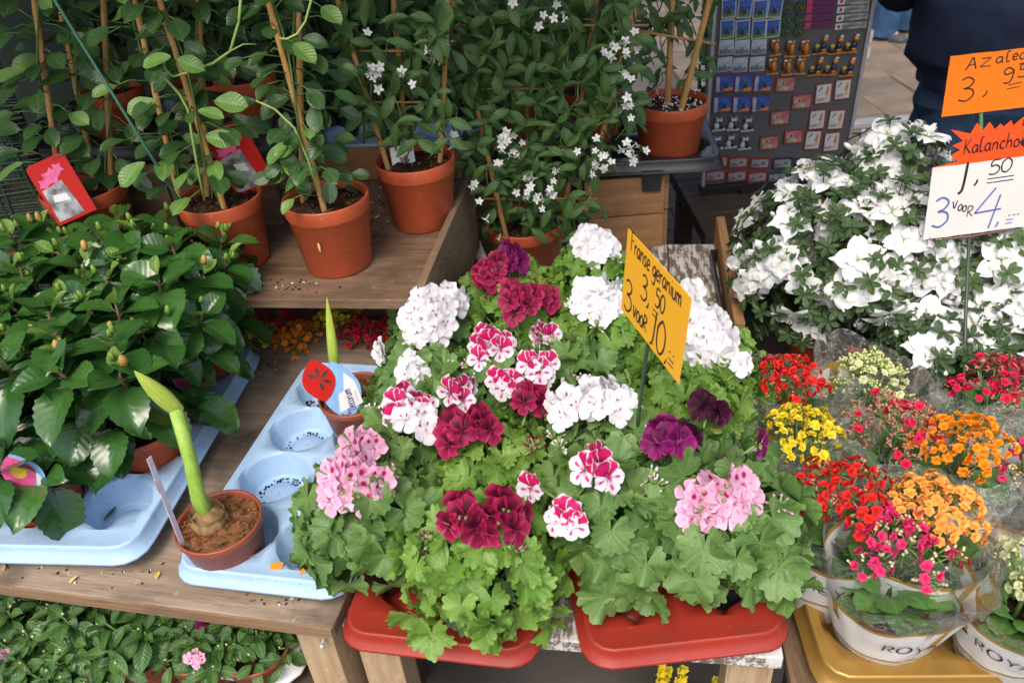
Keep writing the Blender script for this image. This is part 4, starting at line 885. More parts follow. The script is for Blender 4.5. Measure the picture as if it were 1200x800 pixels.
def blank(rt):
    poly([(-.022, 0), (.022, 0), (.022, .036), (.016, .042), (-.022, .038)], M_LABELW, 'card', rt); poly(star(.002, .012, .012, 5, .6), plain('dim_print', (.30, .17, .16), .5, .3, 50), 'flower_print', rt, .0009, .0002)
    lt = MB(); 
    for i in range(6): ribbon(lt, [(-.013 + .005 * i, .032), (-.010 + .005 * i, .0325)], .0024, lambda x, y: (x, y, .0011))
    ob('lettering', lt.mesh('lettering', M_INK), rt)
p = at(474, 196, 1.03); card('plant_tag', 'small white card standing in the starry climber pot', 0, 0, fr(p, V((-.05, .35, 1)), V((.15, -1, .3))), 0, blank, None, 'plant tag')

# trellis plant in the middle
L = (.05, 1.575, .681); m5 = climber('jasmine_plant', L, 'large white starry climber trained on a wide cane trellis in the centre', 'jasmine', .085, .15, GJ)
ss = [stk(L, 592, 272, 536, 25, (1.53, 1.53), 1.35), stk(L, 628, 290, 612, 60, (1.57, 1.57), 1.5), stk(L, 655, 290, 690, 60, (1.57, 1.57), 1.5), stk(L, 690, 230, 742, 0, (1.54, 1.54), 1.3)]
for a, b in ss: cane(m5, a, b, .0052)
mb = MB()
for y, x0, x1 in ((30, 520, 760), (104, 540, 640), (172, 560, 700), (233, 566, 700)): mb.tube([aty(x0, y, 1.535) - V(L), aty(x1, y, 1.535) - V(L)], .0024, 6)
ob('crossbar', mb.mesh('crossbar', M_BAMBOO), m5)
bush(m5, L, 512, 745, -30, 195, 1.53, 400, LJAS, (.026, .052), .06, lambda x, y: (y > 150 and x > 715) or (y > 120 and x < 535))
bush(m5, L, 565, 700, 180, 272, 1.52, 80, LJAS, (.024, .05), .05)
blooms(m5, L, [(650, 14, 3), (643, 20, 2), (602, 0, 2), (507, 62, 4), (626, 35, 1), (665, 28, 1), (730, 52, 9), (708, 64, 3), (533, 162, 5), (588, 165, 7), (600, 155, 3), (590, 188, 3), (605, 182, 2), (617, 163, 1), (742, 175, 9), (706, 186, 6), (700, 192, 4), (705, 165, 1), (680, 180, 1), (732, 118, 3), (735, 130, 2), (620, 215, 4), (628, 235, 5), (650, 215, 3), (644, 232, 2), (553, 222, 2), (558, 240, 1), (572, 260, 1), (587, 277, 1), (520, 58, 3), (738, 92, 3), (612, 228, 2), (655, 205, 2)], 1.455)

# right pot on black tray
MT = thing('black_tray', 'shallow black plastic tray under the right hand orange pot', 'tray', (0, 0, 0), 0, None, T(.13, 1.86, .865, radians(-6))); tray(MT, 5, 2, .15, M_POTB, .035, .44, .015, .02, .02, .022)
for xx, yy in ((-.30, -.12), (.235, -.12), (.235, .12), (-.30, .12)):
    mb = MB(); mb.lathe([(.001, -.002), (.028, -.002), (.034, .05), (.001, .05)], 4); ob('foot', mb.mesh('foot', M_POTB, False), MT, T(xx, yy - .03, -.035, pi / 4))
p = at(785, 172, .90); L = (p.x, p.y + .01, .871); m6 = climber('jasmine_plant', L, 'pot with two thick bamboo canes beside the magnet board', 'jasmine', .082, .135, GJ)
ss = [stk(L, 800, 122, 833, -5, (L[1] - .03, L[1] - .04), 1.6), stk(L, 783, 105, 788, 0, (L[1] + .02, L[1] + .02), 1.8), stk(L, 735, 90, 744, 0, (L[1] - .02, L[1] - .02), 1.8)]
for a, b in ss: cane(m6, a, b, .0068)
mb = MB(); mb.tube([aty(740, 35, L[1] - .02) - V(L), aty(838, 52, L[1] - .02) - V(L)], .003, 6); ob('crossbar', mb.mesh('crossbar', M_BAMBOO), m6)
bush(m6, L, 745, 830, -30, 100, L[1] + .03, 42, LJAS, (.03, .05), .05)
blooms(m6, L, [(815, 70, 4), (808, 82, 3), (818, 92, 3), (765, 98, 2), (822, 105, 2)], L[1] + .05)
mb = MB()
for k in range(110):
    a, q = U(0, 6.28), sqrt(U(0, 1)) * .07; mb.ball((cos(a) * q, sin(a) * q, .121), U(.002, .004), 5, 0, None, 4)
o = ob('perlite_bits', mb.mesh('perlite_bits', M_LABELW), m6); o['kind'] = 'stuff'
for (x, y, lab) in ((596, 158, 'orange pot behind the trellis foliage, left of its neighbour'), (693, 152, 'orange pot behind the trellis foliage, nearest the thick canes')):
    p = at(x, y, .90); L = (p.x, p.y, .871); m = climber('jasmine_plant', L, lab, 'jasmine', .082, .135, GJ)
    bush(m, L, x - 50, x + 45, -30, 90, p.y + .02, 34, LDK, (.04, .06), .05)

# back row on the upper ledge
def crate(label, x0, x1, y0, y1, z0, z1, rz, n, mat, vert=False, cat='crate'):
    rt = thing('wooden_crate', label, cat, (0, 0, 0), 0, 'wooden crates supporting the back of the stall', T(x0, y0, 0, rz)); w, d, h = x1 - x0, y1 - y0, z1 - z0; me = {}
    def slat(c, s):
        mb = MB(); mb.box((0, 0, 0), s); ob('slat', mb.mesh('slat', mat, False), rt, Matrix.Translation(c), .0015)
    if vert:
        for i in range(n): slat((w * (i + .5) / n, 0, (z0 + z1) / 2 + U(-.002, .002)), (w / n - .004, .012, h))
    else:
        for i in range(n): slat((w / 2, U(-.0015, .0015), z0 + h * (i + .5) / n), (w, .012, h / n - .004))
    for xx in (.014, w - .014): slat((xx, .0221, (z0 + z1) / 2), (.025, .03, h - .004))
    for xx in (-.0071, w + .0071):
        for i in range(n if not vert else 2): k = n if not vert else 2; slat((xx, d / 2, z0 + h * (i + .5) / k), (.012, d - .02, h / k - .005))
    slat((w / 2, d / 2 + .05, z1 - .0075), (w - .004, d - .12, .012)); slat((w / 2, d, (z0 + z1) / 2), (w, .012, h))
    return rt
crate('pine crate with plain boards beneath the black tray', .195, .378, 1.685, 2.0, .48, .862, radians(-1), 4, M_CRATE)
crate('darker pine crate low behind the central trellis pot', -.06, .165, 1.73, 2.0, .48, .862, radians(-1), 4, M_SHELF)
crate('dark slatted crate behind the climbers on the plant shelf', -.97, -.425, 1.545, 1.85, .9215, 1.052, radians(-8), 5, M_SHELF, True)
b2 = thing('black_tray', 'black tray on the dark crate holding a row of terracotta pots', 'tray', (0, 0, 0), 0, None, T(-.69, 1.68, 1.0525, radians(-8))); tray(b2, 4, 2, .14, M_POTB, .035, .44, .015, .02, .02, .022)
for x, y, lab in ((128, 100, 'terracotta pot of dark foliage on the back tray, furthest left'), (238, 96, 'terracotta pot of dark foliage on the back tray, in the middle'), (288, 97, 'terracotta pot of dark foliage on the back tray, right end')):
    p = aty(x, y, 1.68); L = (p.x, p.y, 1.0585); m = climber('bush_plant', L, lab, 'potted bush', .062, .10, 'dark bushes on the back tray'); bush(m, L, x - 55, x + 50, -40, 45, 1.69, 70, LDK, (.04, .06), .05)
b3 = thing('plant_tray', 'light blue tray behind the starry climber at the back of the shelf', 'tray', (0, 0, 0), 0, None, T(-.27, 1.86, .9205, radians(-8))); tray(b3, 4, 2, .12, M_BLUE, .055, .44, .015, .02, .02)
for x, lab in ((345, 'bushy dark green plant at the back left of the blue tray'), (415, 'bushy dark green plant in the middle of the back blue tray'), (485, 'bushy dark green plant at the right of the back blue tray'), (555, 'bushy dark green plant behind the trellis on the left')):
    p = aty(x, 140, 1.9); L = (p.x, p.y, .925); m = thing('bush_plant', lab, 'potted bush', L, 0, 'dark bushes at the back'); pot_parts(m, .052, .10, M_POTB); bush(m, L, x - 45, x + 45, -40, 130, 1.93, 80, LDK, (.045, .07), .07)
def backdrop_sheet(name, label, x0, x1, Y, z1, rz): 
    rt = thing(name, label, 'screen', (0, 0, 0)); mb = MB(); mb.grid(20, 6, lambda u, v: (x0 + (x1 - x0) * u, Y + .02 * sin(u * 30), z1 * v)); o = ob('cloth', mb.mesh('cloth', plain('dark_green_sheet', (.03, .045, .033), .9, .3, 4, .3)), rt); s = o.modifiers.new('t', 'SOLIDIFY'); s.thickness = .002
    for x in (x0, (x0 + x1) / 2, x1): mb = MB(); mb.tube([(x, Y + .05, 0), (x, Y + .05, z1 + .03)], .018, 8); ob('post', mb.mesh('post', M_DARKW), rt)
backdrop_sheet('dark_backdrop', 'dark green backdrop cloth added to darken the back of the stall', -2.4, .42, 2.75, 2.2, 0)  # added dark cloth that keeps the background behind the climbers dark

# green net on the left
nt_ = thing('net_fence', 'dark green woven net fence at the left end of the shelf', 'fence', (0, 0, 0), 0, None, T(-1.72, 1.38, 0, radians(5))); mb = MB(); M_NET = plain('green_net_cord', (.018, .055, .032), .6, .3)
for i in range(66):
    x = i * .0132; mb.tube([(x + .003 * sin(j * 1.3 + i), .003 * sin(j * 1.7 + i), .93 + j * .07) for j in range(10)], .0017 if i % 4 else .0034, 4, 0, False)
for j in range(82):
    z = .93 + j * .0075; mb.tube([(i * .11, .002 * sin(i + j), z + .004 * sin(i * 1.1 + j * .7)) for i in range(9)], .0016 if j % 3 else .003, 4, 0, False)
o = ob('netting', mb.mesh('netting', M_NET), nt_); o['kind'] = 'stuff'
for x in (0, .86): mb = MB(); mb.tube([(x, .02, .921), (x, .02, 1.6)], .012, 8); ob('post', mb.mesh('post', M_DARKW), nt_)
a, b = aty(70, 10, 1.33), aty(158, 152, 1.30); mb = MB(); mb.tube([a + (a - b) * .4, a, b, b + (b - a) * .65], .0028, 6)
tag(ob('plastic_cane', mb.mesh('plastic_cane', plain('teal_plastic', (.05, .16, .10), .4, .1)), None), 'thin teal plastic cane slanting across the left climbers', 'cane')

# big red plant labels
def redlab(rt, w=.062, h=.098, flip=1):
    poly([(-w / 2, 0), (w / 2, 0), (w / 2, h - .006), (w / 2 - .006, h), (-w / 2 + .006, h), (-w / 2, h - .006)], M_TAGR, 'card', rt)
    poly([(-w * .44, h * .05), (w * .22, h * .05), (w * .18, h * .3), (w * .12, h * .62), (-w * .42, h * .58)], M_TAGG, 'photo_print', rt, .0009, .0002)
    poly([(-w * .3, h * .35), (w * .08, h * .30), (w * .06, h * .42), (-w * .25, h * .46)], M_LABELW, 'photo_highlight', rt, .0012, .0002)
    for i, (x, y, r) in enumerate(((-.05, .72, .015), (-.28, .66, .010), (.18, .80, .010))): poly(star(x * w, y * h, r, 5, .6, i), M_TAGP, 'flower_print', rt, .0012 + .0002 * i, .0002)
    lt = MB(); fn = lambda x, y: (x, y, .0016)
    for i in range(5): ribbon(lt, [(w * .20 + i * .004, h * .93), (w * .20 + i * .004 + .002, h * .96)], .002, fn)
    ob('lettering', lt.mesh('lettering', M_INK), rt)
p = aty(92, 255, 1.33); card('plant_label', 'large red label with pink flower picture in the leftmost climber pot', 0, 0, fr(p, V((-.35, .3, 1)), V((.25, -1, .35)), 1.12), 0, redlab, 'large red plant labels')
p = aty(301, 222, 1.37); card('plant_label', 'large red label half hidden behind leaves between two pots on the shelf', 0, 0, fr(p, V((-.30, .1, 1)), V((-.1, -1, .35)), 1.25), 0, redlab, 'large red plant labels')
p = aty(104, 48, 1.80); card('plant_label', 'narrow red label high among the leaves at the top left', 0, 0, fr(p, V((-.12, .1, 1)), V((.9, -1, .2)), 1.1), 0, redlab, 'large red plant labels')

# spilled soil and perlite on the shelf and tables
sp = MB()
for (x, y, z, n, spx, spy) in ((440, 245, .9205, 90, 45, 22), (330, 335, .9205, 40, 60, 10), (520, 300, .9205, 12, 15, 20), (300, 425, .7205, 50, 40, 14), (150, 670, .7205, 22, 140, 14), (330, 700, .7205, 16, 50, 10), (235, 470, .7205, 26, 30, 40)):
    for k in range(n):
        q = at(x + rnd.gauss(0, spx * .5), y + rnd.gauss(0, spy * .5), z + .001); sp.box((0, 0, 0), (U(.0012, .005), U(.001, .003), U(.0008, .002)), T(q.x, q.y, q.z, U(0, 6)), 0 if rnd.random() < .55 else (1 if rnd.random() < .6 else 2))
o = ob('spilled_soil', sp.mesh('spilled_soil', [M_SOIL, M_LABELW, M_SOILL], False), None, None, 0, kind='stuff'); o['label'] = 'specks of soil and perlite spilled on the shelf and plywood'
# ------------------------------------------------------------------ white bench, red trays, geraniums
by = radians(-10.5); bx_ = V((cos(by), sin(by), 0)); bv = V((-sin(by), cos(by), 0)); FRc = at(920, 772, .68)
bn = thing('white_bench', 'old bench of white peeling planks under the geraniums', 'bench', (0, 0, 0))
mb = MB(); mb.box((0, 0, 0), (1.10, .1145, .024)); pk = mb.mesh('plank', M_PEEL, False)
for i in range(5):
    q = FRc - bx_ * (.0585 + .117 * i) + bv * (.55 + U(-.004, .004)); ob('plank', pk, bn, T(q.x, q.y, .668 + U(-.0008, .0008), by + pi / 2) @ Matrix.Translation((0, 0, 0)), .002)
for a, b in ((.035, .045), (.55, .045), (.55, 1.05), (.035, 1.05)):
    q = FRc - bx_ * a + bv * b; mb = MB(); mb.box((0, 0, 0), (.06, .05, .655)); ob('leg', mb.mesh('leg', M_PINE, False), bn, T(q.x, q.y, .3277, by), .002)
q = FRc - bx_ * .2925 + bv * .055; mb = MB(); mb.box((0, 0, 0), (.47, .02, .05)); ob('apron', mb.mesh('apron', M_DARKW, False), bn, T(q.x, q.y, .63, by), .001)
for (fx, fy, off, rz, lab) in ((400, 733, (.126, .25), radians(-13), 'rust red plastic tray beside the plywood table corner'), (683, 760, (.132, .25), radians(1.5), 'rust red plastic tray at the right front corner of the bench')):
    p = at(fx, fy, .722); c = p + V((cos(rz), sin(rz), 0)) * off[0] + V((-sin(rz), cos(rz), 0)) * off[1]
    r_ = thing('plant_tray', lab, 'tray', (c.x, c.y, .681), rz, 'red trays under the geraniums'); tray(r_, 2, 4, .113, M_RED, .042, .37, .012, .034, .012, .018)
G = geranium
G(428, 604, 'geranium with a pale pink marked flower head at the front left', [(412, 564, 'pink', 14, .044), (425, 512, 'pink', 4, .02)], 0, .086, .088, 62, .688, ls=(.018, .037))
G(562, 660, 'bright leaved geranium with dark crimson flowers over the front tray', [(532, 606, 'purple', 1, .01), (540, 608, 'red', 5, .024), (590, 602, 'red', 8, .032)], 1, .09, .09, 74, .688)
G(718, 605, 'geranium with one small magenta and white flower at the front', [(697, 546, 'duo', 5, .024), (660, 608, 'duo', 3, .014), (624, 567, 'duo', 1, .008)], 0, .087, .092, 62, .688, ls=(.018, .037))
G(855, 612, 'geranium with pale pink marked flowers at the right front corner in a black pot', [(840, 582, 'pink', 13, .045)], 0, .087, .09, 62, .688, hi=104, ls=(.018, .037))
G(470, 530, 'geranium with white edged magenta flowers behind the left pink one', [(478, 468, 'duo', 7, .031), (489, 490, 'white', 4, .02), (547, 458, 'duo', 5, .025)], 0, .085)
G(585, 550, 'fine leaved geranium with dark crimson flowers in the middle of the bench', [(527, 500, 'red', 7, .027), (560, 496, 'red', 4, .018), (626, 462, 'red', 6, .023)], 1, .086, .08, 70, .685, .81, (.016, .028))
G(695, 540, 'geranium with white purple marked flowers under the orange price card', [(717, 460, 'white', 14, .038), (662, 470, 'white', 9, .027)], 0, .088)
G(805, 555, 'geranium with purple and near black flowers beside the yellow kalanchoe', [(779, 514, 'purple', 5, .021), (752, 516, 'duo', 1, .008), (833, 474, 'wine', 4, .016), (800, 512, 'wine', 3, .014), (890, 520, 'purple', 1, .01)], 2, .088, .08)
G(495, 455, 'geranium with small white flowers beside the amaryllis tag', [(482, 432, 'white', 6, .017), (448, 411, 'white', 2, .01)], 0, .078)
G(590, 455, 'geranium with white and magenta flowers in the centre of the bench', [(571, 402, 'duo', 8, .03), (634, 430, 'duo', 5, .022), (592, 452, 'duo', 3, .013)], 0, .08)
G(675, 450, 'leafy geranium with a small magenta and white flower behind the white ones', [(636, 390, 'duo', 5, .019)], 0, .08)
G(800, 465, 'geranium with few flowers right of the card pole', [(876, 428, 'white2', 2, .012)], 1, .085)
G(508, 390, 'geranium with a large white purple marked flower head at the left rear', [(500, 372, 'white', 17, .044), (530, 352, 'white', 7, .024)], 0, .078)
G(605, 385, 'geranium with deep crimson flowers behind the white and magenta one', [(609, 351, 'red', 8, .030), (642, 348, 'red', 3, .014)], 1, .08)
G(705, 390, 'geranium with a round pure white flower head left of the orange card', [(701, 345, 'white2', 18, .042)], 1, .08)
G(825, 430, 'geranium with a broad pure white flower head right of the orange card', [(828, 392, 'white2', 20, .046), (812, 340, 'white2', 2, .01)], 1, .09)
G(592, 340, 'geranium with crimson and purple flowers at the back beside the sloping board', [(574, 320, 'red', 7, .027), (602, 300, 'purple', 6, .022)], 1, .085, .075)
G(690, 325, 'geranium with a pure white flower head at the very back', [(698, 281, 'white2', 17, .04)], 1, .088, .075)
G(765, 375, 'leafy geranium without flowers behind the orange card', [], 1, .085, .075)
q = at(570, 292, .76); card('plant_tag', 'plain grey white tag standing at the back left of the geraniums', 0, 0, fr(q - V((0, 0, .07)), V((-.3, .2, 1)), V((-.3, -1, .3))), 0, lambda rt: poly([(-.011, 0), (.011, 0), (.013, .085), (.002, .098), (-.011, .088)], M_LABELW, 'card', rt), None, 'plant tag')

# price cards
M_CARDO = plain('orange_card', (.95, .48, .025), .55, .05, 3, .03, .3); M_CARDO2 = plain('bright_orange_card', (.90, .21, .008), .55, .05, 3, .03, .3); M_CARDR = plain('red_orange_card', (.90, .085, .012), .5, .05, 3, .03, .3); M_CARDW = plain('white_card', (.72, .70, .66), .55, .06, 4, .05, .3)
def uneven(w, h, n=9, a=.0012):
    o = []
    for (x0, y0, x1, y1) in ((0, 0, w, 0), (w, 0, w, h), (w, h, 0, h), (0, h, 0, 0)):
        for i in range(n): t = i / n; o.append((x0 + (x1 - x0) * t + U(-a, a) * .4, y0 + (y1 - y0) * t + U(-a, a) * .4))
    return o
A = V((.2500, -.9671, -.0476)) * .170; B = V((-.0629, .0329, -.9975)) * .123; C = V((.1781, .828, 1.066)); o_ = C - A / 2 + B / 2; w1, h1 = A.length, B.length
sg = thing('price_card', 'orange handwritten geranium price card turned sideways on a dark stick', 'price sign', (0, 0, 0), 0, None, fr(o_, -B, A.cross(-B)))
poly(uneven(w1, h1), M_CARDO, 'card', sg); lt = MB(); fn = lambda x, y: (x, y, .0011)
write(lt, 'Franse geranium', .012, h1 * .80, .028, .0026, fn, 0, 0, GL, -.015, .88)
write(lt, '3,', w1 * .30, h1 * .42, .036, .003, fn); write(lt, '50', w1 * .53, h1 * .52, .026, .0028, fn); write(lt, '=', w1 * .51, h1 * .375, .036, .0026, fn)
write(lt, '3', w1 * .04, h1 * .07, .047, .0032, fn); write(lt, 'voo', w1 * .21, h1 * .10, .034, .003, fn, 0, 0, GL, .0, .75); write(lt, 'R', w1 * .385, h1 * .10, .036, .003, fn, 0, 0, GL, 0, .8)
write(lt, '10', w1 * .52, h1 * .05, .05, .0034, fn); write(lt, ',=', w1 * .76, h1 * .06, .036, .0026, fn)
for s_ in (.81, .87): ribbon(lt, [(w1 * s_, h1 * .22), (w1 * s_ + .005, h1 * .225)], .002, fn)
ob('lettering', lt.mesh('lettering', M_INK), sg)
e = sg.matrix_basis.inverted(); f = at(744, 532, .82); m_ = C + B * .5 + A * -.05; bk_ = -(A.cross(-B)).normalized() * .004
mb = MB(); mb.tube([e @ (C + A * .05 + bk_), e @ (m_ + bk_), e @ m_.lerp(f, .5), e @ f, e @ (f + (f - m_) * .5)], .0026, 7); ob('stick', mb.mesh('stick', M_STICK), sg)

Mw = fr(aty(1081, 281, 1.10), V((-.03, .12, 1)), V((.04, -1, .12))); W2, H2 = .172, .116; kz = W2 / 690
pc_ = thing('price_card', 'white kalanchoe price card topped by a red orange starburst on a stick', 'price sign', (0, 0, 0), 0, None, Mw)
poly(uneven(W2, H2), M_CARDW, 'card', pc_); zx = lambda x: (x - 52) * kz; zy = lambda y: H2 - (y - 300) * (H2 / 438)
sb = [(50, 330), (50, 298), (130, 290), (210, 280), (155, 240), (215, 215), (160, 185), (225, 165), (135, 90), (262, 128), (292, 70), (335, 118), (370, 75), (410, 122), (440, 92), (462, 112), (503, 82), (520, 115), (578, 70), (578, 130), (667, 62), (590, 160), (625, 190), (580, 215), (630, 265), (738, 262), (738, 330)]
poly([(zx(x), zy(y)) for x, y in sb][::-1], M_CARDR, 'starburst', pc_, -.0014, .0009)
lt = MB(); fn = lambda x, y: (zx(x), zy(y), .0011); fb = lambda x, y: (zx(x), zy(y), .0003)
def wz(text, x, y, size, wd, m=0, slope=0, f=None, sx=1, tr=0): write(lt, text, 0, 0, size, wd, lambda a, b: (f or fn)(x + a, y - b), m, slope, GL, tr, sx)
wz('Kalanchoe', 228, 242, 88, 9, 0, .02, fb, 1.16, .03)
wz('1', 235, 470, 180, 17); wz(',', 330, 420, 130, 13); wz('50', 412, 385, 84, 9, 0, .06, None, 1.75)
for y in (408, 432): ribbon(lt, [(412, y), (580, y - 1)], 8, fn)
wz('3', 92, 668, 182, 13, 1, 0, None, 1.2); wz('V', 213, 565, 78, 8); wz('O', 252, 580, 62, 8); wz('O', 282, 590, 62, 8); wz('R', 312, 628, 108, 8)
wz('4', 360, 700, 232, 15, 1, 0, None, 1.35); wz(',', 515, 700, 120, 12, 1); wz('=', 580, 712, 110, 9, 1)
for x in (592, 622, 648): ribbon(lt, [(x, 655), (x + 16, 650)], 9, fn, 1)
ob('lettering', lt.mesh('lettering', [M_INK, M_INKB]), pc_)
e = Mw.inverted(); b = at(1129, 462, .78); tp = Mw @ V((W2 * .46, .004, -.003))
mb = MB(); mb.tube([(W2 * .46, H2 * .7, -.0045), (W2 * .46, .0, -.0045), e @ tp.lerp(b, .5) + V((0, 0, -.003)), e @ b, e @ (b + (b - tp) * .6)], .0027, 7); ob('stick', mb.mesh('stick', M_STICK), pc_)
mb = MB(); mb.tube([(W2 * .14, -.0035, -.0005), (W2 * .45, -.0045, .001), (W2 * .8, -.003, -.0005)], .0018, 6); ob('holder_clip', mb.mesh('holder_clip', plain('rusty_wire', (.2, .09, .05), .6)), pc_)

Ma = fr(aty(1103, 137, 1.37), V((-.02, .12, 1)), V((.02, -1, .12))); W3, H3 = .176, .104; az_ = thing('price_card', 'bright orange azalea price card behind the starburst card', 'price sign', (0, 0, 0), 0, None, Ma)
poly(uneven(W3, H3), M_CARDO2, 'card', az_); lt = MB(); ks = H3 / 595; fn = lambda x, y: ((x - 265) * ks, H3 - (y - 130) * ks, .0011)
wz('A', 440, 285, 115, 14, 0, .05, None, 2.0); wz('z', 578, 268, 150, 13, 0, 0, None, 2.0); wz('a', 732, 248, 118, 13, 0, 0, None, 1.7); wz('l', 838, 245, 105, 13, 0, .0, None, 1.9); wz('e', 898, 235, 120, 13, 0, 0, None, 1.5); wz('a', 968, 238, 128, 13, 0, 0, None, 1.7)
wz('3', 405, 590, 235, 15, 0, 0, None, 1.4); wz(',', 660, 540, 220, 15, 0, 0, None, 1.3); wz('9', 838, 455, 150, 14, 0, 0, None, 1.7); wz('5', 990, 412, 125, 13, 0, 0, None, 1.8)
ribbon(lt, [(985, 282), (1100, 270)], 14, fn); ribbon(lt, [(915, 478), (1050, 464)], 12, fn); ribbon(lt, [(905, 518), (1040, 505)], 12, fn)
ob('lettering', lt.mesh('lettering', M_INK), az_)
e = Ma.inverted(); b = at(1150, 215, .95); tp = Ma @ V((W3 * .43, .003, -.003)); mb = MB(); mb.tube([(W3 * .43, H3 * .6, -.0055), (W3 * .43, -.002, -.0055), e @ b, e @ (b + (b - tp) * .8)], .0036, 7); ob('stick', mb.mesh('stick', plain('mid_green_stick', (.10, .24, .08), .5, .2)), az_)

# ------------------------------------------------------------------ right table, partition, azaleas
q = at(925, 800, .60); rt_t = thing('display_table', 'dark brown board table under the gold tray and azaleas', 'table', (0, 0, 0)); ry = radians(-9); ux = V((cos(ry), sin(ry), 0)); uy = V((-sin(ry), cos(ry), 0)); c = q + ux * .47 + uy * .60
mb = MB(); mb.box((0, 0, 0), (1.20, .157, .02)); pk = mb.mesh('plank', M_SHELF, False)
for i in range(6): e = c - ux * .47 + ux * (.08 + .16 * i); ob('plank', pk, rt_t, T(e.x, e.y, .5895 + U(-.001, .001), ry + pi / 2), .0015)
for a in (-.43, .43):
    for b in (-.55, .55): e = c + ux * a + uy * b; mb = MB(); mb.box((0, 0, 0), (.05, .05, .578)); ob('leg', mb.mesh('leg', M_DARKW, False), rt_t, T(e.x, e.y, .289, ry), .002)
a, b = at(845, 258, .75), at(866, 372, .75); d = (b - a); ln = d.length; m_ = (a + b) / 2; rz = atan2(d.y, d.x)
mb = MB(); mb.box((0, 0, 0), (ln + .04, .02, .149)); tag(ob('partition_board', mb.mesh('partition_board', M_CRATE, False), None, T(m_.x, m_.y, .6755, rz), .0015), 'upright brown board dividing the white bench from the azaleas', 'board')
# black crate edge beside the azaleas
p = at(905, 395, .66); cr_ = thing('black_crate', 'black plastic crate holding the left azalea beside the brown board', 'crate', (p.x + .07, p.y + .12, .6005), radians(-9)); 
for (c_, s_) in (((0, 0, .006), (.30, .30, .008)), ((0, -.147, .06), (.30, .006, .10)), ((0, .147, .06), (.30, .006, .10)), ((-.147, 0, .06), (.006, .287, .10)), ((.147, 0, .06), (.006, .287, .10))):
    mb = MB(); mb.box((0, 0, 0), s_); ob('side_wall' if s_[2] > .05 else 'crate_base', mb.mesh('crate_wall', M_POTB, False), cr_, Matrix.Translation(c_), .002)
azalea(972, 276, .89, 'broad white azalea at the left, in front of the magnet board', .155, .12, 92, .606, .055, 105, .66)
azalea(1045, 218, .965, 'white azalea with a small high crown at the back by the dark trousers', .11, .10, 44, .606, .06, 85, .66)
azalea(1035, 285, .91, 'dense white azalea in the centre left of the white card', .12, .09, 64, .606, .06, 95, .7)
azalea(1095, 395, .80, 'low white azalea in front below the white card', .095, .05, 22, .606, .06, 62, .9, .0)
azalea(1190, 385, .81, 'white azalea at the right edge below the white card', .085, .06, 22, .606, .06, 66, .9, .0)
azalea(1165, 300, .88, 'white azalea behind the white card at the right edge', .13, .09, 54, .606, .06, 95, .7)

# gold tray and kalanchoes
p = at(968, 792, .655); gz = radians(-5); gu = V((cos(gz), sin(gz), 0)); gv = V((-sin(gz), cos(gz), 0))
c = p + gu * .197 + gv * .262; gt = thing('plant_tray', 'shiny gold plastic tray holding the sleeved kalanchoes', 'tray', (c.x, c.y, .6005), gz); tray(gt, 3, 4, .121, M_GOLD, .052, .44, .014, .022, .016, .026)
KA = kalanchoe; zk = .828
KA(1061, 630, 'rose', 'hot pink kalanchoe in a printed sleeve at the front of the gold tray', 15, .068, .82, .612, .62, 0, True, .2, .017, 9, .106, (.012, .0), tone=-.01)
KA(990, 572, 'red', 'bright red kalanchoe behind the hot pink one at the left', 14, .07, zk, .612, .8, .2, True, .2, .017, 9, .094, (0, 0), tone=-.05)
KA(1097, 590, 'peach', 'pale orange kalanchoe packed with flowers behind the hot pink one', 14, .055, zk, .612, .97, -.3, True, .2, .016, 11, .092, tone=.08)
KA(945, 502, 'yellow', 'lemon yellow kalanchoe beside the purple geranium', 12, .056, zk, .612, .85, .4, True, .2, .017, 10, .088)
KA(1050, 492, 'crimson', 'kalanchoe with tight brownish buds and a few red flowers in the middle', 15, .066, zk, .612, .22, 1.0, True, .2, .018, 11, .09)
KA(1133, 512, 'orange', 'vivid orange kalanchoe at the right behind the pale orange one', 14, .06, zk, .612, .75, -.6, True, .2, .017, 10, .095)
KA(928, 440, 'red', 'scarlet kalanchoe at the back left under the azalea', 11, .056, zk, .612, .75, .1, True, .2, .017, 9, .09)
KA(1022, 436, 'cream', 'cream green budded kalanchoe in front of the azaleas', 12, .055, zk, .612, .3, 2, True, .2, .018, 11, .09)
KA(1175, 440, 'crimson', 'deep crimson kalanchoe at the right edge below the azaleas', 14, .066, zk, .612, .6, 2.6, True, .2, .018, 10, .095)
KA(1216, 660, 'cream', 'cream kalanchoe in a printed sleeve cut off at the right edge', 10, .045, .80, .612, .5, .25, True, .2, .015, 9, .10, (-.01, 0), tone=-.1)
KA(1225, 545, 'rose', 'kalanchoe in a grey printed sleeve halfway up the right edge', 10, .05, .80, .612, .5, -.5, True, .2, .016, 9, .095, tone=-.05)

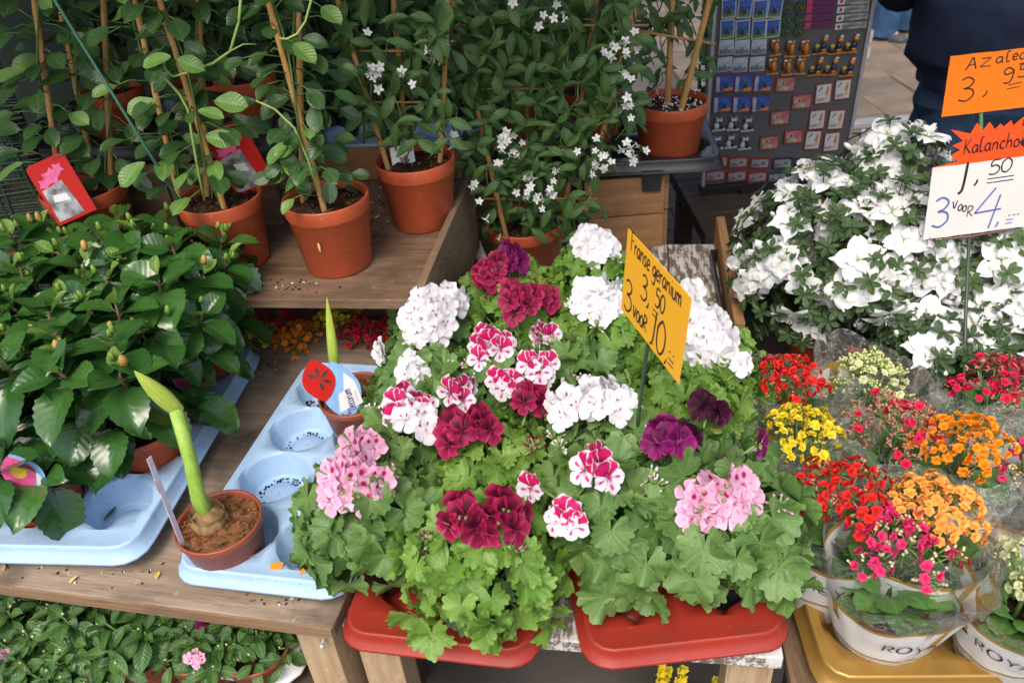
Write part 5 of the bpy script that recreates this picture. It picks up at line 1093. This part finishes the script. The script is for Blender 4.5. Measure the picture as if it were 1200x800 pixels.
# ------------------------------------------------------------------ magnet board
YB = 2.2; bl, br_ = aty(828, 214, YB), aty(985, 214, YB); zb = .585; x0, x1 = .618, 1.03
MBd = thing('magnet_board', 'grey upright souvenir board covered in rows of magnets', 'display board', (0, 0, 0)); M_BOARD = plain('dark_grey_board', (.075, .075, .075), .6, .12, 4, .05)
mb = MB(); mb.box(((x0 + x1) / 2, YB + .012, zb + .45), (x1 - x0, .02, .90)); ob('panel', mb.mesh('panel', M_BOARD, False), MBd, None, .002)
for xx in (x0 - .006, x1 + .006): mb = MB(); mb.box((xx, YB + .012, zb + .45), (.010, .03, .92)); ob('frame_side', mb.mesh('frame_side', plain('grey_steel_frame', (.30, .30, .31), .4, .1), False), MBd, None, .001)
mb = MB(); mb.box(((x0 + x1) / 2, YB + .012, zb - .012), (x1 - x0 + .024, .04, .02)); ob('frame_foot', mb.mesh('frame_foot', M_POTB, False), MBd, None, .001)
for yy in (62, 42): p = aty(1006 if yy == 62 else 1014, yy, YB); mb = MB(); mb.box((x1 + .012, YB, p.z), (.008, .02, .03)); ob('clip', mb.mesh('clip', M_LABELW, False), MBd)
lb = thing('low_bench', 'low dark wooden bench carrying the magnet board', 'bench', (0, 0, 0)); mb = MB()
for i in range(4): mb = MB(); mb.box((.92, 2.02 + .125 * i, .53), (.72, .12, .04)); ob('plank', mb.mesh('plank', M_DARKW, False), lb, None, .002)
for xx in (.60, 1.24):
    for yy in (2.02, 2.36): mb = MB(); mb.box((xx, yy, .254), (.05, .05, .508)); ob('leg', mb.mesh('leg', M_DARKW, False), lb, None, .002)
mb = MB(); mb.box(((x0 + x1) / 2, YB + .012, .5565), (.2, .05, .012)); ob('stand_foot', mb.mesh('stand_foot', M_POTB, False), MBd)
C_ = lambda n, c, v=.15: plain('print_' + n, tuple(x * .72 for x in c), .4, v, 70, .05)
P_BLUE, P_SKY, P_GRN, P_DK, P_WHT, P_PALE, P_PUR, P_RED, P_PNK, P_CRM, P_ORG, P_BRN, P_NVY, P_SIL, P_YEL = C_('deep_blue', (.03, .12, .50), .5), C_('pale_sky', (.50, .56, .64), .3), C_('grass', (.12, .30, .04), .4), C_('dark', (.035, .035, .05), .3), C_('white', (.68, .70, .72), .08), C_('slate', (.17, .22, .30), .4), C_('violet', (.15, .06, .18)), C_('red', (.36, .03, .035)), C_('rose', (.52, .20, .19), .35), C_('cream', (.58, .47, .33), .4), C_('orange', (.72, .27, .05), .3), C_('brown', (.30, .12, .04), .4), C_('navy', (.03, .04, .09)), C_('silver', (.34, .35, .35), .5), C_('gold', (.62, .45, .08), .3)
def rect(x0, y0, x1, y1): return [(x0, y0), (x1, y0), (x1, y1), (x0, y1)]
def mill(rt, x, y, s, mat, z):
    poly([(x - .2 * s, y), (x + .2 * s, y), (x + .12 * s, y + .5 * s), (x, y + .6 * s), (x - .12 * s, y + .5 * s)], mat, 'windmill_print', rt, z, .0004)
    mb = MB()
    for a in (.6, .6 + pi / 2): ribbon(mb, [(x - cos(a) * .48 * s, y + .5 * s - sin(a) * .48 * s), (x + cos(a) * .48 * s, y + .5 * s + sin(a) * .48 * s)], .09 * s, lambda px, py: (px, py, z + .0006))
    ob('sails_print', mb.mesh('sails_print', P_PALE if mat is P_DK else P_WHT, False), rt)
def b_wind(rt): poly(rect(-.019, -.024, .019, .024), P_WHT, 'card', rt, 0, .003); poly(rect(-.0165, -.021, .0165, .0215), P_BLUE, 'sky_print', rt, .0031, .0004); poly(rect(-.0165, -.021, .0165, -.012), P_GRN, 'grass_print', rt, .0036, .0004); mill(rt, 0, -.014, .034, P_DK, .0041)
def b_delft(rt): poly(rect(-.020, -.019, .020, .019), P_WHT, 'card', rt, 0, .003); poly(rect(-.018, -.017, .018, .017), P_SKY, 'sky_print', rt, .0031, .0004); poly(rect(-.018, -.017, .018, -.005), P_PALE, 'water_print', rt, .0036, .0004); mill(rt, 0, -.009, .026, P_PALE, .0041)
def b_land(rt): poly(rect(-.026, -.0235, .026, .0235), P_PUR, 'card', rt, 0, .003); poly(rect(-.023, -.0205, .023, .0205), P_BLUE, 'sky_print', rt, .0031, .0004); poly(rect(-.023, -.0205, -.013, .0205), P_SKY, 'margin_print', rt, .0036, .0003); poly([(-.012, -.0205), (.023, -.0205), (.023, -.011), (.004, -.013)], P_ORG, 'tulip_print', rt, .0036, .0004); mill(rt, .006, -.012, .03, P_DK, .0041)
def b_pink(rt):
    poly(rect(-.027, -.020, .027, .020), P_RED, 'card', rt, 0, .003); poly(rect(-.0245, -.0175, .0245, .0175), P_PNK, 'picture', rt, .0031, .0004); poly(ell(.011, .010, 12, -.010, .002), P_CRM, 'figure_print', rt, .0036, .0004); poly(ell(.016, .006, 12, -.004, -.011), P_CRM, 'body_print', rt, .0036, .0003); poly(ell(.004, .005, 8, -.008, .005), P_BRN, 'hair_print', rt, .0041, .0002)
    lt = MB(); [ribbon(lt, [(.004 + .0035 * i, .008), (.0062 + .0035 * i, .010)], .003, lambda x, y: (x, y, .0037)) for i in range(5)]; ob('lettering', lt.mesh('lettering', P_RED), rt)
def b_shoe(rt):
    poly(rect(-.0225, -.028, .0225, .028), P_RED, 'card', rt, 0, .003); poly(rect(-.020, -.0255, .020, .0255), P_WHT, 'picture', rt, .0031, .0004); poly([(-.019, -.021), (.006, -.020), (.015, -.016), (.017, -.004), (.010, -.003), (.004, -.011), (-.018, -.013)], P_CRM, 'shoe_print', rt, .0036, .0004); poly([(.005, -.004), (.014, -.003), (.015, .018), (.008, .019)], P_ORG, 'leg_print', rt, .0036, .0004)
    lt = MB(); [ribbon(lt, [(-.014 + .003 * i, .006 + .003 * i), (-.012 + .002 * i, .012 + .003 * i)], .003, lambda x, y: (x, y, .0037)) for i in range(4)]; ob('lettering', lt.mesh('lettering', P_DK), rt)
def blob(rt, name, c, r, mat, n=8): mb = MB(); mb.ball(c, r, n, 0, None, 6); ob(name, mb.mesh(name, mat), rt)
def b_couple(rt):
    for s_ in (-1, 1): blob(rt, 'body', (s_ * .007, -.008, .005), (.008, .012, .005), P_NVY if s_ > 0 else P_WHT); blob(rt, 'head', (s_ * .0045, .009, .006), (.0055, .006, .005), P_WHT); blob(rt, 'hat', (s_ * .007, .015, .005), (.006, .004, .004), P_PALE)
    poly(rect(-.018, -.0225, .018, -.018), P_WHT, 'base', rt, 0, .006)
def b_cow(rt): blob(rt, 'body', (.003, -.002, .005), (.0075, .017, .006), P_ORG); blob(rt, 'hair', (-.009, .004, .005), (.006, .013, .005), P_BRN); blob(rt, 'cap', (-.006, .017, .006), (.006, .004, .004), P_WHT); blob(rt, 'head', (.005, .017, .006), (.005, .0055, .005), P_ORG); poly(rect(-.016, -.0235, .016, -.019), P_ORG, 'base', rt, 0, .007)
def b_kid(rt): blob(rt, 'overalls', (.006, -.004, .006), (.0085, .010, .006), P_NVY); blob(rt, 'legs', (.006, -.015, .005), (.007, .008, .005), P_ORG); blob(rt, 'head', (.009, .012, .006), (.0075, .0085, .006), P_ORG); blob(rt, 'cap', (.011, .021, .006), (.006, .0035, .004), P_WHT); blob(rt, 'barrow', (-.012, -.013, .006), (.010, .007, .006), P_DK); blob(rt, 'flowers', (-.012, -.003, .006), (.008, .007, .005), P_YEL); poly(rect(-.023, -.025, .017, -.0215), P_ORG, 'base', rt, 0, .007)
def b_green(rt): poly(ell(.015, .016, 14), C_('bottle', (.02, .10, .025)), 'tag_body', rt, 0, .004); blob(rt, 'red_dot', (.001, -.004, .005), (.005, .005, .003), P_RED); poly(ell(.011, .004, 10, 0, .012), P_NVY, 'cap', rt, .0042, .002)
def b_pur(rt): poly(rect(-.038, -.0085, .038, .0085), C_('plum', (.16, .015, .11)), 'card', rt, 0, .003); poly(rect(-.038, -.0085, -.022, .0085), C_('pink_red', (.50, .05, .13)), 'end_print', rt, .0031, .0004); lt = MB(); [ribbon(lt, [(-.018 + .006 * i, -.002), (-.0145 + .006 * i, .002)], .004, lambda x, y: (x, y, .0036)) for i in range(8)]; ob('lettering', lt.mesh('lettering', P_NVY), rt)
def b_grey(rt): poly(rect(-.043, -.0085, .043, .0085), P_SIL, 'card', rt, 0, .003); poly(rect(-.042, -.0075, -.024, .0075), P_WHT, 'end_print', rt, .0031, .0004); poly(star(-.033, 0, .006, 5, .7), P_RED, 'heart_print', rt, .0036, .0004); lt = MB(); [ribbon(lt, [(-.019 + .007 * i, -.003), (-.014 + .007 * i, .003)], .003, lambda x, y: (x, y, .0036)) for i in range(8)]; ob('lettering', lt.mesh('lettering', P_DK), rt)
def b_frame(mat):
    def f(rt): poly(rect(-.029, -.0165, .029, .0165), mat, 'frame', rt, 0, .004); poly(rect(-.024, -.0115, .024, .0115), P_SIL, 'relief_plate', rt, .0041, .0006); blob(rt, 'relief', (-.006, -.001, .0045), (.012, .006, .003), P_SIL); blob(rt, 'relief', (.011, .0, .0045), (.008, .005, .0025), P_PALE)
    return f
ORD = ['first', 'second', 'third', 'fourth', 'fifth', 'sixth']
def series(build, name, desc, rows, group, rots=0):
    proto = None; nr = len(rows)
    for ri, row in enumerate(rows):
        for ci, (x, y) in enumerate(row):
            p = aty(x, y, YB); M = Matrix.Translation((p.x, YB - .0002, p.z)) @ Matrix.Rotation(U(-.05, .05), 4, 'Y') @ Matrix.Rotation(pi / 2, 4, 'X')
            rw = ('upper row' if ri == 0 else 'lower row') if nr == 2 else ('only row' if nr == 1 else ['top row', 'middle row', 'bottom row', 'lowest row'][ri])
            lab = f'{desc}, {ORD[ci]} from left in its {rw}'
            if proto is None: proto = thing(name, lab, 'magnet', (0, 0, 0), 0, group, M); build(proto); kids = list(proto.children)
            else:
                r_ = proto.copy(); COL.objects.link(r_); r_.matrix_basis = M; r_['label'] = lab
                for ch in kids: c_ = ch.copy(); COL.objects.link(c_); c_.parent = r_
series(b_wind, 'windmill_magnet', 'blue sky windmill magnet with white border', [[(854, 10), (872.5, 10), (890.5, 11), (908, 9.5)], [(852, 34), (870, 34.5), (889, 34.5), (905.6, 33)]], 'blue windmill magnets')
series(b_delft, 'windmill_magnet', 'pale grey blue windmill magnet', [[(851, 55.5), (869.5, 55.5), (889, 55)], [(849, 75.5), (867, 76), (887, 75)]], 'pale windmill magnets')
series(b_land, 'landscape_magnet', 'violet framed windmill landscape magnet', [[(848.5, 98), (871, 98), (893.5, 97.5)], [(846, 122), (868.6, 122), (891, 121.5)]], 'violet framed magnets')
series(b_couple, 'figure_magnet', 'blue and white delft figure pair magnet', [[(842, 144), (859, 143.5), (876, 144.5)], [(840, 166), (856, 164.5), (872.5, 166)]], 'delft figure magnets')
series(b_frame(P_RED), 'relief_magnet', 'red framed silver relief magnet', [[(841, 189), (864.6, 190), (890, 191), (967, 191)], [(838, 205.5), (863, 206), (887, 207), (962, 207)]], 'red framed relief magnets')
series(b_frame(P_NVY), 'relief_magnet', 'navy framed silver relief magnet', [[(916.5, 191), (941.6, 191)], [(910, 207.5), (936, 207.5)]], 'navy framed relief magnets')
for i, (x, y) in enumerate(((920, 99), (939, 119), (913.5, 138), (929.5, 160), (901, 167))):
    series(b_pink, 'picture_magnet', ['red framed pink picture magnet, the highest one', 'red framed pink picture magnet, just below the highest', 'red framed pink picture magnet, in the middle of the scattered five', 'red framed pink picture magnet, right one of the lowest two', 'red framed pink picture magnet, left one of the lowest two'][i], [[(x, y)]], 'pink picture magnets')
for o in COL.objects:
    if o.name.startswith('picture_magnet'): o['label'] = o['label'].split(', first')[0]
series(b_shoe, 'shoe_magnet', 'white shoe picture magnet with red border', [[(964.4, 109.5), (987, 104.5)], [(957, 140), (979.5, 140)], [(952, 164), (974, 166)]], 'shoe picture magnets')
series(b_cow, 'figure_magnet', 'orange and brown standing figure magnet', [[(908, 55), (926, 56.5), (942.5, 56)], [(904.7, 77), (922, 78), (937.7, 77)]], 'orange figure magnets')
series(b_kid, 'figure_magnet', 'figure magnet in blue overalls with flower barrow', [[(962, 52), (980, 52), (998, 50.5)], [(956, 77.5), (974, 77), (993.5, 78)]], 'barrow figure magnets')
series(b_green, 'bottle_green_magnet', 'bottle green round magnet with red dot', [[(923, 8), (938, 8)], [(922.5, 22), (937, 22)], [(921, 36), (936, 36)]], 'bottle green magnets')
series(b_pur, 'strip_magnet', 'plum coloured lettered strip magnet', [[(962, 1.5)], [(961, 10.5)], [(960, 20)], [(959, 29)]], 'plum strip magnets')
series(b_grey, 'strip_magnet', 'grey lettered strip magnet with red heart', [[(1000, 1)], [(999, 10.5)], [(998, 20)], [(996.5, 30)]], 'grey strip magnets')

# ------------------------------------------------------------------ people
M_NAVY = plain('navy_jacket_cloth', (.016, .024, .052), .85, .35, 12, .3, .2, 300); M_JEAN = plain('dark_jeans', (.022, .045, .085), .85, .35, 14, .3, .2, 400); M_JEAN2 = plain('blue_jeans', (.035, .085, .17), .85, .3, 14, .3, .2, 400); M_SKIN = plain('skin', (.50, .30, .21), .5, .1); M_HAIR = plain('dark_hair', (.03, .02, .012), .6, .3, 60, .4); M_SHOE = plain('grey_shoe', (.06, .06, .065), .6, .2)
def skinned(name, joints, edges, mat, parent, lev=2):
    me = bpy.data.meshes.new(name); me.from_pydata([j[0] for j in joints], edges, []); me.materials.append(mat); o = ob(name, me, parent)
    o.modifiers.new('skin', 'SKIN'); 
    for i, j in enumerate(joints): r = j[1]; me.skin_vertices[0].data[i].radius = r if isinstance(r, tuple) else (r, r); me.skin_vertices[0].data[i].use_root = (i == 0)
    s = o.modifiers.new('sub', 'SUBSURF'); s.levels = lev; s.render_levels = lev; o.modifiers['skin'].use_smooth_shade = True; return o
def person(loc, rz, label, jean, jmat, bulk=1.0, group=None):
    rt = thing('person', label, 'person', loc, rz); b = bulk
    J = [((0, 0, .95), .10)]; E = []
    def add(p, r, frm): J.append((p, r)); E.append((frm, len(J) - 1)); return len(J) - 1
    t = add((0, .01, 1.15), .105, 0); ch = add((0, 0, 1.38), .12, t); nk = add((0, .01, 1.52), .05, ch); hd = add((0, -.01, 1.62), (.072, .085), nk); tp = add((0, .0, 1.74), (.065, .075), hd); add((0, -.10, 1.635), .016, hd)
    for s_ in (-1, 1):
        k = add((s_ * .19, .01, 1.42), .055, ch); e = add((s_ * .26, .03, 1.15), .042, k); h = add((s_ * .2, -.20, 1.10), .028, e); p = add((s_ * .13, -.24, 1.10), (.018, .035), h)
        for f_ in range(4): q = add((s_ * .085, -.25, 1.135 - .022 * f_), .009, p); add((s_ * (.045 - .008 * (f_ in (1, 2))), -.24, 1.13 - .021 * f_), .008, q)
        add((s_ * .12, -.22, 1.15), .010, p)
        hp = add((s_ * .10, 0, .90), .085, 0); kn = add((s_ * .115, -.01, .50), .055, hp); an = add((s_ * .12, .03, .10), .038, kn); add((s_ * .13, -.12, .035), .03, an)
    skinned('body', J, E, M_SKIN, rt)
    def loft(mb, rows, n=28, ph=0):      # rows of (x, y, z, rx, ry)
        def f(u, v):
            k = v * (len(rows) - 1); i = min(int(k), len(rows) - 2); t = k - i; t = t * t * (3 - 2 * t); r0, r1 = rows[i], rows[i + 1]; q = [r0[j] + (r1[j] - r0[j]) * t for j in range(5)]; a = 2 * pi * u
            w_ = 1 + .07 * noise.noise(V((cos(a) * 2.2, sin(a) * 2.2, q[2] * 9 + ph))) + .035 * noise.noise(V((cos(a) * 5, sin(a) * 5, q[2] * 26 + ph + a)))
            return (q[0] + q[3] * w_ * cos(a), q[1] + q[4] * w_ * sin(a), q[2])
        mb.grid(n, 40, f, 0, None, True)
    mb = MB(); loft(mb, [(0, 0, .845, .17 * b, .13 * b), (0, 0, .85, .195 * b, .15 * b), (0, 0, .89, .20 * b, .155 * b), (0, 0, .93, .235 * b, .18 * b), (0, 0, 1.08, .245 * b, .19 * b), (0, 0, 1.28, .24 * b, .17), (0, 0, 1.43, .20, .13), (0, .01, 1.50, .10, .09), (0, .01, 1.54, .075, .08)])
    for s_ in (-1, 1): mb.tube([(s_ * .17, .01, 1.43), (s_ * .23, .02, 1.37), (s_ * .275 * b, .03, 1.14), (s_ * .25 * b, -.09, 1.09), (s_ * .19 * b, -.2, 1.10)], [.07, .085, .075, .07, .055], 16)
    ob('jacket', mb.mesh('jacket', jmat), rt)
    mb = MB(); loft(mb, [(0, 0, .74, .19, .115), (0, 0, .80, .20 * b, .135), (0, 0, .88, .185 * b, .13), (0, 0, .96, .17, .12)], 28, 3)
    for s_ in (-1, 1): loft(mb, [(s_ * .12, .02, .055, .082, .10), (s_ * .118, .01, .25, .075, .085), (s_ * .115, 0, .48, .088, .095), (s_ * .105, 0, .70, .112, .12), (s_ * .10, 0, .80, .10, .12)], 20, s_)
    ob('trousers', mb.mesh('trousers', jean), rt)
    for s_ in (-1, 1): skinned('shoe', [((s_ * .12, .05, .05), .05), ((s_ * .125, -.06, .045), .045), ((s_ * .13, -.16, .035), (.045, .03))], [(0, 1), (1, 2)], M_SHOE, rt)
    mb = MB(); mb.ball((0, .012, 1.70), (.088, .10, .09), 14, 0, None, 9); ob('hair', mb.mesh('hair', M_HAIR), rt)
    for s_ in (-1, 1): mb = MB(); mb.ball((s_ * .03, -.088, 1.665), .012, 8, 0, None, 6); ob('eye', mb.mesh('eye', M_LABELW), rt); mb = MB(); mb.ball((s_ * .08, .0, 1.645), (.012, .02, .03), 8, 0, None, 6); ob('ear', mb.mesh('ear', M_SKIN), rt)
    mb = MB(); mb.ball((0, -.092, 1.585), (.024, .008, .007), 8, 0, None, 5); ob('mouth', mb.mesh('mouth', C_('lip', (.40, .14, .12))), rt)
    return rt
person((1.40, 2.13, 0), radians(170), 'person in a navy jacket and dark jeans standing behind the azaleas', M_JEAN, M_NAVY, 1.12)
person((2.80, 5.55, 0), radians(35), 'distant person in blue jeans and grey shoes on the tan paving', M_JEAN2, M_NAVY, 1.0)

# ------------------------------------------------------------------ plants below the tables
p = at(331, 804, .50); iz = radians(-14); ux = V((cos(iz), sin(iz), 0)); uy = V((-sin(iz), cos(iz), 0)); c = p - ux * .40 + uy * .17
it = thing('plant_tray', 'white plastic tray of impatiens below the plywood table', 'tray', (c.x, c.y, .4505), iz); tray(it, 6, 2, .13, M_WHITE, .05, .45, .012, .02, .02)
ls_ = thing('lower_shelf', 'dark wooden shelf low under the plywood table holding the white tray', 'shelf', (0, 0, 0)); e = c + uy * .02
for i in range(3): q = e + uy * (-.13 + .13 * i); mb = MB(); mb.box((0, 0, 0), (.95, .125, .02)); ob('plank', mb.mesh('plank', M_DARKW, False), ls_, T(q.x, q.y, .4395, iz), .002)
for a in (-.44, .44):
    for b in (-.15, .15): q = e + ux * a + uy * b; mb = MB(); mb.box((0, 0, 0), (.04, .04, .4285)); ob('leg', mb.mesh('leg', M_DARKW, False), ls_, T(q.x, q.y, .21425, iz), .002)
M_PBUD = plain('pale_bud', (.55, .58, .25), .5, .2)
def impatiens(px, py, zc, label, sc=1.0, n=13, R=.085, fl=(), off=0):
    c = at(px, py, zc); rt = thing('impatiens_plant', label, 'impatiens', (c.x, c.y, .4535), 0, 'impatiens in the white tray'); pot_parts(rt, .057, .075, M_POT2, None, .01); st = MB(); mbud = MB(); z0 = zc - .4535 - .02
    for p, tan, nor in pts_dome(n, R, .055, z0, 5, 82, .15):
        st.tube([(p.x * .1, p.y * .1, .06), (p.x * .6, p.y * .6, (p.z + .06) / 2), p], [.003, .0026, .0018], 4); ax = (nor * .6 + V((0, 0, .8))).normalized(); X = ax.orthogonal().normalized(); Y = ax.cross(X); g = U(0, 6)
        for k in range(8):
            a = g + k * 2.39996; el = radians(45 - 9 * k); out = X * cos(a) + Y * sin(a); d = out * cos(el) + ax * sin(el); ob('leaf', rnd.choice(LIMP), rt, fr(p - ax * .003 * k + out * .006, d, jit(ax + V((0, -.2, .1)), .25), (.018 + .0035 * k) * U(.85, 1.15) * sc))
        for k in range(1): q = p + ax * .006 + X * U(-.01, .01) + Y * U(-.01, .01); mbud.ball(tuple(q), U(.0016, .003), 5, 0, None, 4)
    ob('stem', st.mesh('stem', M_STEM), rt); ob('buds', mbud.mesh('buds', M_PBUD), rt)['kind'] = 'stuff'
    for (x, y, z, r, kd) in fl:
        q = at(x, y, z) - V(rt.location); h = MB(); h.tube([q + V((0, .01, -.04)), q], .0015, 4); hh = ob('flower_head', h.mesh('flower_head', M_STEM), rt)
        for k in range(6): ob('floret', rnd.choice(FLO[kd]), hh, fr(q + jit((0, 0, 0), r), jit((1, 0, 0), 1), V((U(-.6, .6), -1, U(0, .8))), U(.35, .5)))
impatiens(296, 748, .54, 'impatiens at the right end of the white tray by its torn rim', 1.0, 9, .055)
impatiens(228, 746, .54, 'impatiens with a pink double flower in the white tray', 1.0, 9, .055, ((228, 768, .575, .008, 'pink'),))
impatiens(160, 738, .56, 'impatiens with broad leaves in the middle of the white tray', 1.3, 9, .06, ((237, 728, .58, .004, 'purple'),))
impatiens(92, 732, .56, 'impatiens with broad leaves left of the middle of the white tray', 1.3, 10, .065)
impatiens(35, 760, .55, 'small leaved impatiens at the left edge of the white tray', .8, 22, .09, ((1, 768, .575, .006, 'pink'),))
impatiens(65, 800, .52, 'small leaved impatiens spilling over the front left of the white tray', .8, 22, .085)
impatiens(10, 720, .56, 'impatiens at the back left under the plywood edge', 1.2, 11, .08)
impatiens(255, 730, .55, 'impatiens at the back of the white tray in the shade', 1.2, 12, .08)
for (x, y, lab) in ((788, 792, 'sprig of yellow flowers below the white bench, left of its pair'), (832, 796, 'sprig of yellow flowers below the white bench near its right leg')):
    p = at(x, y, .44); rt = thing('yellow_flower_plant', lab, 'potted flower', (p.x, p.y + .03, .16), 0, 'yellow flowers under the white bench'); pot_parts(rt, .05, .09, M_POTB); st = MB(); fl = []
    for k in range(5):
        a, b = V((U(-.01, .01), U(-.01, .01), .07)), V((U(-.025, .025), -.03 + U(-.02, .02), .27 + U(-.03, .02))); st.tube([a, a.lerp(b, .5) + V((0, .01, 0)), b], .0015, 4)
        for e in range(9): fl.append(a.lerp(b, .62 + .045 * e) + jit((0, 0, 0), .006))
        for e in range(5): ob('leaf', rnd.choice(LDK), rt, fr(a.lerp(b, .3 + .1 * e), jit((0, -.3, .2), 1), (0, -.3, 1), .03))
    h = ob('stem', st.mesh('stem', M_STEM), rt)
    for q in fl: ob('floret', rnd.choice(KAF['yellow']), h, fr(q, jit((1, 0, 0), 1), jit((0, -.7, .5), .5), 1.2))
    mb = MB(); mb.box((0, 0, 0), (.11, .11, .145)); tag(ob('block_stand', mb.mesh('block_stand', M_DARKW, False), None, T(p.x, p.y + .03, .0845), .003), 'dark block under the ' + ('left' if x < 800 else 'right') + ' sprig of yellow flowers below the bench', 'block')
S.collection.children.link(COL)
